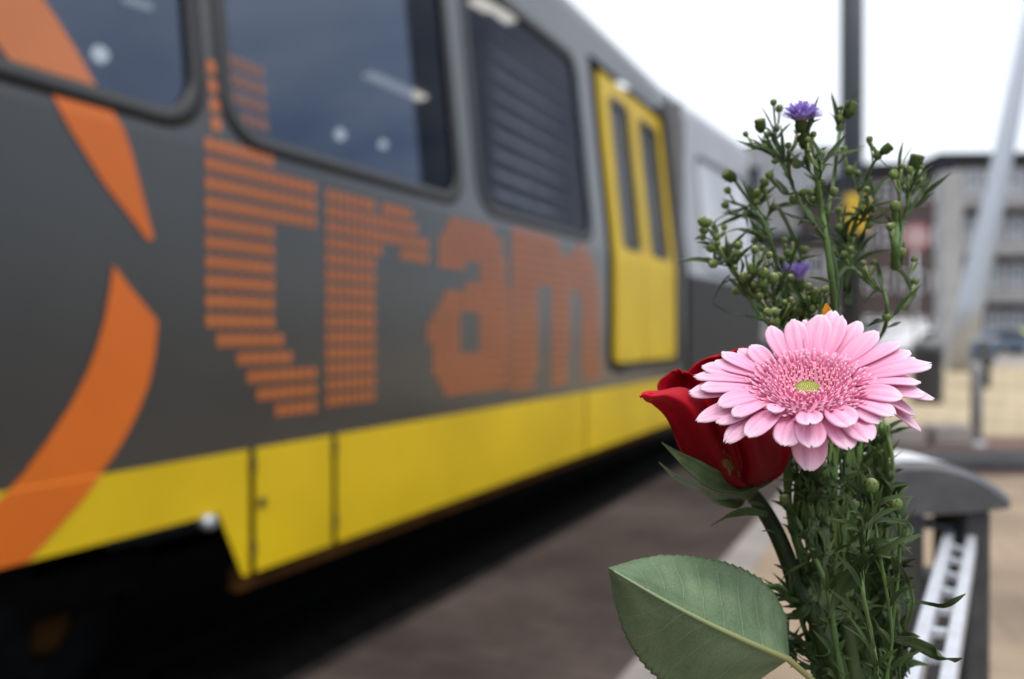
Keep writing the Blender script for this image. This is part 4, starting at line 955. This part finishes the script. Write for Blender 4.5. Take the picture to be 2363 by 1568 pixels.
# B: upper right of the pole
sprig('aster sprig with a large closed bud before the dark pole', .385, [
  ([(1010, 1700), (1000, 1450), (1010, 1200), (950, 960), (950, 780), (985, 560), (1005, 380), (1018, 260), (1050, 170)], 12, 6),
  ([(1018, 240), (1015, 200)], 5, 5), ([(1055, 1300), (1080, 1000), (1130, 830), (1165, 690), (1190, 580), (1235, 470), (1290, 400)], 12, 6),
  ([(1165, 690), (1130, 620), (1090, 530)], 6, 5), ([(1150, 860), (1215, 760), (1255, 690), (1235, 640)], 6, 5), ([(1120, 900), (1170, 830), (1215, 850)], 5, 4),
  ([(1080, 1000), (1040, 940), (1020, 890)], 5, 4), ([(1060, 1150), (1050, 1060), (1050, 1015)], 5, 4), ([(1090, 1150), (1150, 1060), (1165, 1010)], 5, 4)],
 [(1085, 115, 98, .35, -1, 1), (1022, 168, 52, -.2, -1, 0), (1020, 228, 50, -.1, -1, 0), (1325, 370, 66, .8, -.7, 1), (1272, 405, 58, .2, -.8, 0), (1085, 505, 60, 0, -1, 0),
  (1230, 632, 52, .4, -.7, 0), (1215, 862, 50, .3, -.4, 0), (1020, 878, 50, -.1, -1, 0), (1050, 1012, 54, 0, -1, 0), (1165, 1006, 46, .1, -1, 0)],
 [([(1090, 1130), (1120, 1040), (1150, 960), (1175, 880)], (20, 44, 38, 6)), ([(1060, 1400), (1065, 1300), (1070, 1200), (1085, 1100)], (60, 86, 80, 20)), ([(1000, 1000), (985, 960), (1035, 945)], (10, 24, 4)),
  ([(950, 800), (1000, 740), (1040, 700)], (8, 18, 3)), ([(1190, 800), (1215, 740), (1250, 690)], (14, 26, 6))], (), 30, 2)
# C: right sprig
sprig('aster sprig on the right with a thick upright stem and five buds', .378, [
  ([(1180, 1700), (1310, 1560), (1335, 1400), (1310, 1300), (1250, 1270), (1150, 1180), (1090, 1120)], 9, 8),
  ([(1325, 1500), (1440, 1400), (1495, 1310), (1450, 1200), (1395, 1140)], 6, 8),
  ([(1385, 1145), (1388, 1000), (1388, 860), (1385, 760)], 21, 15), ([(1395, 1120), (1420, 1000), (1430, 850), (1470, 720), (1490, 600), (1510, 500)], 9, 7),
  ([(1440, 830), (1500, 740), (1550, 650), (1552, 600)], 7, 6), ([(1420, 900), (1415, 720), (1410, 600), (1380, 550)], 6, 6), ([(1465, 740), (1470, 620), (1430, 550), (1385, 530)], 5, 5),
  ([(1450, 800), (1530, 730), (1575, 650)], 4, 3)],
 [(1515, 455, 98, .2, -1, 1), (1375, 530, 62, -.3, -.8, 0), (1550, 582, 68, 0, -1, 0), (1387, 738, 68, 0, -1, 0), (1425, 1040, 62, .1, -1, 0), (1330, 1460, 50, .2, -.8, 0), (1415, 548, 40, .8, -.2, 0)],
 [([(1250, 1110), (1262, 1180), (1285, 1285)], (12, 44, 8)), ([(1400, 1150), (1460, 1220), (1500, 1310), (1475, 1375)], (24, 22, 14, 3)), ([(1190, 1520), (1250, 1490), (1310, 1490)], (6, 34, 6)),
  ([(1320, 1530), (1370, 1510), (1410, 1495)], (10, 24, 4)), ([(1170, 1370), (1230, 1300), (1300, 1290)], (4, 16, 8))], (), 14, 3)
# D: left upper sprig
sprig('slender aster sprig leaning left, closed bud at the tip', .395, [
  ([(900, 1700), (740, 1500), (680, 1360), (620, 1150), (575, 970), (540, 860), (480, 780), (420, 690), (370, 620), (335, 570)], 12, 6),
  ([(480, 780), (470, 720), (484, 665)], 5, 4), ([(440, 720), (405, 770), (405, 800)], 4, 4), ([(575, 960), (530, 940), (495, 930)], 5, 4), ([(590, 1010), (540, 980), (470, 968)], 4, 4),
  ([(540, 860), (560, 780), (600, 745)], 5, 4), ([(640, 1200), (700, 1150), (713, 1090)], 6, 5)],
 [(308, 545, 84, -.9, -.5, 1), (484, 650, 50, 0, -1, 0), (404, 797, 50, -.2, .6, 0), (495, 925, 56, -.3, -.9, 0), (464, 966, 44, -.8, -.2, 0), (600, 742, 48, 0, -1, 0), (714, 1078, 74, 0, -1, 0)],
 [([(400, 1080), (430, 1055), (482, 1048)], (24, 34, 3)), ([(640, 1180), (600, 1110), (590, 1020)], (10, 28, 4)), ([(420, 690), (400, 630), (390, 580)], (6, 12, 2))], (), 26, 4)
# E: low left sprig of many round buds
bs = [(130, 838, 66, -.6, -.9, 0), (165, 845, 52, .2, -1, 0), (136, 893, 58, -.5, -.6, 0), (130, 942, 44, -.7, 0, 0), (182, 1012, 60, -.6, -.5, 0), (222, 942, 54, .2, -1, 0), (200, 1112, 64, -.9, -.1, 0),
      (262, 1025, 58, -.1, -1, 0), (360, 990, 66, .1, -1, 0), (300, 1000, 48, 0, -1, 0), (462, 1148, 74, 0, -1, 0), (525, 1170, 64, .5, -.8, 0), (400, 1205, 74, -.2, -1, 0), (470, 1250, 52, -.6, -.6, 0), (522, 1240, 58, .2, -1, 0),
      (346, 1292, 56, -.8, -.3, 0), (500, 1315, 74, .2, -1, 0), (592, 1208, 68, .1, -1, 0)]
sprig('crowded aster sprig of round green buds at the far left', .380, [
  ([(800, 1720), (620, 1560), (500, 1440), (420, 1320), (370, 1230), (300, 1130), (240, 1030), (195, 930), (140, 850)], 11, 5),
  ([(300, 1130), (250, 1120), (205, 1112)], 5, 4), ([(370, 1220), (330, 1120), (355, 1010)], 7, 5), ([(380, 1230), (300, 1110), (262, 1040)], 5, 4), ([(420, 1310), (440, 1220), (460, 1165)], 7, 5),
  ([(500, 1430), (520, 1300), (525, 1190)], 7, 5), ([(420, 1330), (390, 1290), (400, 1220)], 6, 5), ([(450, 1360), (400, 1320), (350, 1300)], 5, 4), ([(540, 1470), (510, 1390), (500, 1330)], 6, 5),
  ([(640, 1560), (610, 1400), (592, 1230)], 7, 5), ([(240, 1030), (180, 960), (135, 945)], 4, 4), ([(210, 960), (225, 950)], 4, 4), ([(500, 1430), (480, 1320), (470, 1260)], 4, 4)],
 bs, [([(300, 1190), (250, 1240), (185, 1360)], (10, 14, 3)), ([(180, 1370), (280, 1430), (400, 1455)], (3, 14, 10)), ([(400, 1455), (480, 1470), (560, 1480)], (14, 20, 6)), ([(370, 1180), (380, 1120), (350, 1050)], (12, 30, 4)), ([(330, 1180), (300, 1090), (290, 1010)], (12, 26, 4)),
      ([(240, 1250), (300, 1225), (370, 1230)], (4, 20, 10)), ([(190, 900), (200, 850), (225, 830)], (6, 8, 2))], (), 34, 5)
# F: middle low sprig with the small violet flower
sprig('short aster sprig with a small half open violet flower', .366, [
  ([(900, 1720), (860, 1560), (830, 1450), (795, 1370), (775, 1310)], 12, 9), ([(880, 1640), (900, 1500), (885, 1380)], 9, 7), ([(860, 1580), (760, 1500), (725, 1430)], 7, 6), ([(840, 1560), (680, 1500), (600, 1440)], 7, 5),
  ([(800, 1400), (700, 1370), (650, 1280), (625, 1200)], 6, 4), ([(840, 1500), (830, 1460), (815, 1440)], 6, 5), ([(760, 1560), (650, 1530), (600, 1500)], 6, 5)],
 [(880, 1345, 100, .1, -1, 1), (720, 1410, 78, -.3, -.7, 0), (765, 1420, 66, .2, -1, 0), (602, 1428, 60, -.5, -.7, 0), (600, 1492, 70, -.8, -.4, 0), (556, 1430, 56, -.6, -.7, 0), (815, 1432, 58, .3, -1, 0), (850, 1408, 52, .2, -1, 0), (626, 1192, 44, .1, -1, 0), (660, 1500, 60, -.4, -.6, 0)],
 [([(700, 1380), (640, 1370), (610, 1300)], (10, 36, 4)), ([(800, 1650), (740, 1580), (700, 1500)], (14, 40, 6)), ([(900, 1600), (850, 1500), (790, 1460)], (14, 40, 6))],
 [(752, 1238, -.18, -1, 100, .5)], 24, 6)
pr(bpy.data.objects['aster.005'], 'petal', 'orangepet', [S(*c2(935, 1460), .36), S(*c2(940, 1420), .36), S(*c2(935, 1375), .36)], [.003, .0042, .0003], cup=.3)
# G: stem mass at the bottom with long leaves (drawing 3)
def low_leaf(pts, ws): return (pts, ws)
sprig('aster stems with a broad grey green leaf in front of the bundle', .338, [
  ([(1560, 1500), (1570, 1250), (1540, 1050), (1500, 850), (1490, 700)], 9, 7), ([(1505, 720), (1530, 640), (1560, 620), (1640, 640)], 6, 4), ([(1590, 1500), (1640, 1200), (1650, 1000), (1590, 640), (1545, 350), (1530, 260)], 8, 5),
  ([(1500, 500), (1530, 400), (1560, 330)], 4, 4), ([(1490, 700), (1500, 500), (1462, 380)], 6, 5), ([(1650, 1060), (1690, 700), (1690, 430), (1672, 370)], 7, 6)],
 [(1540, 245, 70, 0, -1, 0), (1460, 360, 74, -.2, -1, 0), (1668, 345, 74, -.2, -1, 0)],
 [low_leaf([(1500, 615), (1430, 700), (1350, 820), (1295, 955)], (22, 62, 74, 46, 6)), low_leaf([(1640, 1062), (1740, 1080), (1870, 1140), (1950, 1175), (2012, 1168)], (36, 66, 74, 44, 6)),
  low_leaf([(1640, 870), (1720, 858), (1830, 875), (1910, 888), (1970, 860), (2030, 822)], (12, 16, 18, 22, 30, 3)), low_leaf([(1660, 640), (1715, 760), (1735, 880), (1700, 1040)], (14, 40, 44, 8)),
  low_leaf([(1650, 510), (1690, 560), (1745, 612)], (12, 26, 3)), low_leaf([(1400, 560), (1350, 580), (1310, 620)], (10, 18, 3)), low_leaf([(1570, 1120), (1590, 1180), (1640, 1230)], (12, 18, 4)),
  low_leaf([(1490, 300), (1520, 420), (1500, 540)], (8, 30, 5)), low_leaf([(1620, 420), (1690, 440), (1730, 480), (1700, 560)], (10, 40, 44, 6))], (), 40, 7, conv=c3)
sprig('dark aster stems at the left of the bundle, thin curling leaves', .368, [
  ([(1240, 1500), (1235, 1250), (1195, 1080), (1150, 920), (1060, 800), (985, 790)], 11, 6), ([(1330, 1500), (1280, 1280), (1210, 1230), (1110, 1170), (1085, 1120), (1120, 1100), (1140, 1150)], 5, 3), ([(1230, 930), (1130, 870), (1010, 862)], 5, 5),
  ([(1420, 1500), (1350, 1100), (1300, 800), (1170, 500), (1080, 320)], 12, 8), ([(1240, 1080), (1300, 1110), (1310, 1160), (1250, 1170), (1235, 1130)], 3, 2), ([(1180, 1050), (1120, 1110), (1130, 1160)], 4, 3)],
 [(1075, 325, 60, -.4, -1, 0)],
 [low_leaf([(965, 398), (860, 378), (760, 400), (662, 458)], (26, 44, 40, 4)), low_leaf([(1020, 512), (985, 485), (938, 486)], (6, 16, 3)), low_leaf([(1085, 705), (1040, 680), (1003, 665)], (10, 18, 3)),
  low_leaf([(1010, 862), (1070, 850), (1130, 862), (1210, 920)], (14, 22, 22, 6)), low_leaf([(980, 792), (1030, 800), (1080, 845), (1110, 900)], (10, 26, 22, 5)), low_leaf([(950, 350), (900, 335), (865, 335)], (10, 20, 3)),
  low_leaf([(1240, 1250), (1290, 1240), (1345, 1285)], (10, 40, 8)), low_leaf([(1100, 620), (1170, 700), (1230, 820)], (10, 30, 6))], (), 36, 8, conv=c3)
sprig('fine aster stems hanging at the right edge of the bundle', .395, [
  ([(1640, 1500), (1640, 1200), (1620, 800), (1600, 400), (1600, 0), (1580, -150)], 17, 16), ([(1680, 1500), (1700, 1100), (1650, 700), (1660, 560)], 6, 5), ([(1500, 1500), (1520, 1000), (1500, 500), (1480, 150), (1500, -60)], 12, 10),
  ([(1450, 1500), (1420, 1000), (1390, 600), (1440, 200), (1430, 0)], 10, 8), ([(1560, 1500), (1560, 900), (1560, 300), (1620, -60)], 10, 9), ([(1380, 1500), (1350, 900), (1260, 400), (1330, 60)], 10, 8)],
 [(1598, 130, 84, .4, -.3, 0)],
 [low_leaf([(1600, 180), (1650, 165), (1700, 150)], (10, 20, 3)), low_leaf([(1600, -30), (1680, -60), (1750, -75)], (12, 26, 3)), low_leaf([(1420, 100), (1380, 200), (1350, 300)], (10, 30, 5)), low_leaf([(1480, 200), (1500, 330), (1450, 420)], (8, 34, 6)),
  low_leaf([(1530, 500), (1600, 600), (1570, 760)], (8, 40, 8)), low_leaf([(1440, 700), (1480, 850), (1560, 980)], (8, 34, 6)), low_leaf([(1400, 900), (1450, 1050), (1500, 1200)], (10, 44, 8)), low_leaf([(1600, 900), (1640, 1050), (1600, 1200)], (10, 48, 8))], (), 70, 9, conv=c3)
# extra depth of stems in the middle of the bundle
rr2 = random.Random(21)
st, lv = [], []
for k in range(44):
    x0 = 1100+k*12.5; xb = 1270+k*9
    st.append(([(xb, 1500), (xb-30+rr2.uniform(-20, 20), 1150), ((x0+xb)/2+rr2.uniform(-30, 30), 800), (x0+rr2.uniform(-30, 30), 450), (x0+rr2.uniform(-40, 40), 150), (x0+rr2.uniform(-40, 40), -80)], rr2.uniform(6, 12), rr2.uniform(4, 8)))
for k in range(300):
    x, y = rr2.uniform(1080, 1630), rr2.uniform(80, 1300); x += (y-80)*.1; a = rr2.uniform(-2.6, -.5) if rr2.random() < .6 else rr2.uniform(.5, 2.6); L = rr2.uniform(70, 190)
    lv.append(([(x, y), (x+math.cos(a)*L*.5, y+math.sin(a)*L*.5), (x+math.cos(a+.4)*L, y+math.sin(a+.4)*L)], (10, rr2.uniform(22, 52), 3)))
sprig('dense leafy aster stems in the shaded middle of the bundle', .385, st, [(1330, 700, 60, -.4, -1, 0), (1520, 900, 50, .3, -1, 0)], lv, (), 110, 10, conv=c3)
# tie that holds the bundle to the rail
b = MB(); 
ctr = Vector((.165, .345, EYE-hr+.012)); ring = []
for k in range(33):
    a = 2*PI*k/32; ring.append(ctr+Vector((math.cos(a)*.040, math.sin(a)*.026, .006*math.sin(a))))
b.tube(ring, .0022, 6, caps=False); tag(b.build('cable_tie', 'ties', None), 'black cable tie around flower stems and rail', 'cable tie')
# ------------------------------------------------------------------ BACKGROUND
def block(name, label, px0, px1, ytop, z, depth, wall, rows, cols, yb=815, winm='win', ww=.62, wh=.55, roof=True, yaw=0., band_=None, hgt=None, cat='building', x0=None, wpx=None):
    k = z/F; X0 = (px0-1181.5)*k; X1 = (px1-1181.5)*k; H = hgt or EYE+(773-ytop)*k
    root = thing(name, label, cat, (X0, z, 0), yaw); Wd = X1-X0
    box_obj('wall', wall, root, 0, Wd, 0, depth, -.3, H)
    if roof: box_obj('roof', 'roofd', root, -.3, Wd+.3, -.4, depth+.3, H, H+.035*H+.2)
    fh = H/rows; fw = Wd/cols
    proto = None
    for r_ in range(rows):
        if band_: box_obj('balcony', band_, root, .1, Wd-.1, -.9, -.003, r_*fh+fh*.02, r_*fh+fh*.30)
        for c in range(cols):
            if proto is None:
                b = MB(); b.box(-fw*ww/2, fw*ww/2, -.06, .0, -fh*wh/2, fh*wh/2); fr = b.build('window', 'white', root, smooth=False)
                b = MB(); b.box(-fw*ww/2+.08, fw*ww/2-.08, -.075, -.06, -fh*wh/2+.08, fh*wh/2-.08); b.build('pane', winm, fr, smooth=False)
                proto = fr; o = fr
            else: o = copy_tree(proto, root)
            o.location = (fw*(c+.5), -.004, fh*(r_+.60))
    return root
block('office_building', 'pale low office block behind the aster buds, left of the pole', 1640, 1960, 338, 62, 14, 'lightconc', 3, 7, winm='win_blue', wh=.5, roof=False)
block('brick_building', 'brown brick building right of the dark pole', 1985, 2176, 402, 48, 12, 'brick', 4, 5, winm='win', wh=.45, ww=.5, yaw=-.05)
block('apartment_building', 'grey brown flats with dark roof and rows of pale windows at the right edge', 2170, 2560, 378, 56, 12, 'brickd', 4, 8, winm='win_blue', wh=.5, ww=.8, yaw=-.04, band_='lightconc')
block('terrace_building', 'low dark brick terrace between tram and pole', 1730, 1990, 560, 42, 10, 'brickd', 2, 6, winm='win', wh=.4)
# dark lamp mast
k = 11.5/F; xp = (1964-1181.5)*k
pl = thing('street_pole', 'tall dark steel pole with a yellow box behind the asters', 'pole', (xp, 11.5, 0))
b = MB(); b.tube([(0, 0, 0), (0, 0, 4), (0, 0, 9)], [.165, .16, .15], 20); b.build('mast', 'pole', pl)
b = MB(); b.lathe([(.23, 0), (.23, .5), (.17, .6)], (0, 0, 0), (0, 0, 1), 20); b.build('base', 'pole', pl)
b = MB(); yz = EYE+(773-498)*k; b.box(-.17, .15, -.26, -.15, yz-.27, yz+.27); b.build('box', 'signyellow', pl, smooth=False, bevel=.02)
# leaning mast
zq = 24; k = zq/F
lm = thing('leaning_mast', 'wide pale steel mast leaning to the right, tapered toward its top', 'mast', ((2216-1181.5)*k, zq, 0))
b = MB(); b.tube([(0, 0, 0), ((2240-2216)*k, 0, EYE+(773-700)*k), ((2300-2216)*k, 0, EYE+(773-430)*k), ((2372-2216)*k, 0, EYE+(773-60)*k), ((2400-2216)*k, 0, EYE+(773+90)*k)], [.36, .36, .30, .2, .15], 20); b.build('shaft', 'steel', lm)
zq = 30; k = zq/F
b = MB(); b.box(-.38, .38, -.3, .3, 0, EYE+(773-400)*k); o = b.build('pylon', 'concrete', None, smooth=False, bevel=.03); o.location = ((2188-1181.5)*k, zq, 0); tag(o, 'square grey concrete pylon beside the leaning mast', 'pylon')
zq = 8.0; k = zq/F
bo = thing('bollard', 'slim grey steel post standing on the sand coloured tiles', 'bollard', ((2254-1181.5)*k, zq, 0))
b = MB(); b.lathe([(.055, 0), (.055, .74), (.06, .76), (.05, .82), (.02, .84)], (0, 0, 0), (0, 0, 1), 16); b.build('shaft', 'concrete', bo); b = MB(); b.lathe([(.09, 0), (.09, .03), (.06, .05)], (0, 0, 0), (0, 0, 1), 16); b.build('base', 'steel', bo)
# litter bin
zq = 13.0; k = zq/F
bn = thing('litter_bin', 'dark grey litter bin with a rounded pale lid', 'bin', ((2140-1181.5)*k, zq, 0))
b = MB(); b.lathe([(.21, 0), (.23, .05), (.235, .85), (.24, .88)], (0, 0, 0), (0, 0, 1), 24); b.build('body', 'binm', bn); b = MB(); b.lathe([(.25, .88), (.26, .92), (.22, 1.0), (.1, 1.05), (.01, 1.06)], (0, 0, 0), (0, 0, 1), 24); b.build('lid', 'cap', bn)
b = MB(); b.box(-.12, .12, -.245, -.22, .66, .78); b.build('opening', 'rubber', bn, smooth=False)
# concrete blocks along the red path
for i, (x, lab) in enumerate(((2078, 'pale concrete kerb block behind the railing, nearer the bouquet'), (2185, 'pale concrete kerb block, right of the other one'))):
    zq = 8.1; k = zq/F; b = MB(); b.box(-.2, .2, -.15, .15, .0, .20); o = b.build('kerb_block', 'kerb', None, smooth=False, bevel=.03); o.location = ((x-1181.5)*k, zq, .008); tag(o, lab, 'kerb block', 'concrete blocks along the path')
# round sign
zq = 20; k = zq/F
sg = thing('traffic_sign', 'round red and white traffic sign on a thin post', 'traffic sign', ((2112-1181.5)*k, zq, 0))
zs = EYE+(773-548)*k
b = MB(); b.tube([(0, 0, 0), (0, 0, zs+.3)], .035, 10); b.build('post', 'steel', sg)
b = MB(); b.lathe([(.01, 0), (.36, 0), (.36, .02), (.01, .02)], (0, -.04, zs), (0, -1, 0), 28); b.build('plate', 'signred', sg, smooth=False); b = MB(); b.lathe([(.01, 0), (.27, 0), (.01, .004)], (0, -.062, zs), (0, -1, 0), 28); b.build('plate_face', 'pinkish', sg, smooth=False)
# cars
def car_proto(name, label, m, x, z, yaw, van=False, group='parked vehicles at the back of the square'):
    k = z/F; root = thing(name, label, 'van' if van else 'car', ((x-1181.5)*k, z, 0), yaw, group)
    if van: pr_ = [(-2.3, .35), (-2.35, .9), (-2.2, 1.1), (-1.6, 1.25), (-1.1, 1.95), (2.3, 2.0), (2.35, .35)]; gl_ = [(-1.45, 1.28), (-1.02, 1.82), (-.1, 1.84), (-.1, 1.28)]
    else: pr_ = [(-2.1, .3), (-2.15, .65), (-1.9, .82), (-1.1, .92), (-.5, 1.38), (.2, 1.46), (1.0, 1.4), (1.6, .98), (2.05, .92), (2.12, .4)]; gl_ = [(-.95, .95), (-.42, 1.32), (.2, 1.39), (.92, 1.33), (1.38, .98)]
    b = MB(); n_ = len(pr_)
    b.add([(x_, -.82 if h_ < 1 else -.68, h_) for x_, h_ in pr_]+[(x_, .82 if h_ < 1 else .68, h_) for x_, h_ in pr_], [tuple(range(n_)), tuple(reversed(range(n_, 2*n_)))]+[(i, n_+i, n_+(i+1) % n_, (i+1) % n_) for i in range(n_)])
    b.build('body', m, root, smooth=False, bevel=.06)
    for s_ in (-1, 1):
        b = MB(); b.add([(x_, s_*(.86 if h_ < 1 else .725), h_) for x_, h_ in gl_], [tuple(range(len(gl_)))]); b.build('side_window', 'win', root, smooth=False)
        for xx in (-1.35, 1.3):
            b = MB(); b.lathe([(.2, 0), (.31, .0), (.32, .03), (.32, .17), (.2, .2)], (xx, s_*.70 - (.1), .32), (0, 1, 0), 20); w_ = b.build('wheel', 'tyre', root); b = MB(); b.lathe([(.19, 0), (.17, .02), (.05, .03)], (xx, s_*(.70)-(.1)+(.2 if s_ > 0 else 0), .32), (0, s_, 0), 12); b.build('rim', 'steel', w_)
    for s_ in (-.55, .55):
        b = MB(); b.box(-2.2, -2.1, s_-.15, s_+.15, .6, .72); b.build('headlight', 'white', root, smooth=False)
    return root
car_proto('van', 'white van parked beyond the square, just right of the dark pole', 'white', 2035, 48, -.15, True)
car_proto('car', 'red car parked behind the white one', 'carred', 2132, 56, .1).scale = (1, 1, 1.35)
car_proto('car', 'white car in front of the red one', 'white', 2135, 40, .12)
car_proto('car', 'blue car right of the leaning mast', 'carblue', 2298, 44, -.1)
car_proto('car', 'yellow green car at the right edge', 'cargreen', 2372, 46, .1)
car_proto('car', 'dark car parked between tram and pole', 'cardark', 1790, 34, .35)
k = 17/F
sc_ = thing('motor_scooter', 'dark scooter parked upright right of the leaning mast', 'scooter', ((2272-1181.5)*k, 17, .02), 1.1)
b = MB(); b.tube(spline([(-.75, 0, .55), (-.55, 0, .72), (-.1, 0, .70), (.05, 0, .40), (.35, 0, .36), (.5, 0, .75), (.55, 0, .95)], 24), [.12, .16, .17, .15, .13, .09, .06, .05][0:1]*24, 12); b.build('body', 'cardark', sc_)
b = MB(); b.tube(spline([(-.72, 0, .78), (-.4, 0, .84), (-.05, 0, .80)], 10), .11, 10); b.build('seat', 'rubber', sc_)
b = MB(); b.tube([(.50, -.32, 1.02), (.55, -.1, 1.0), (.55, .1, 1.0), (.50, .32, 1.02)], .022, 8); b.build('handlebar', 'steel', sc_)
for xx in (-.62, .62):
    b = MB(); b.lathe([(.12, -.05), (.24, -.05), (.25, 0), (.24, .05), (.12, .05)], (xx, 0, .25), (0, 1, 0), 20); b.build('wheel', 'tyre', sc_)
k = 20/F; b = MB(); b.box(.48, .62, -.25, .25, .5, .95); b.build('leg_shield', 'carblue', sc_, bevel=.04)
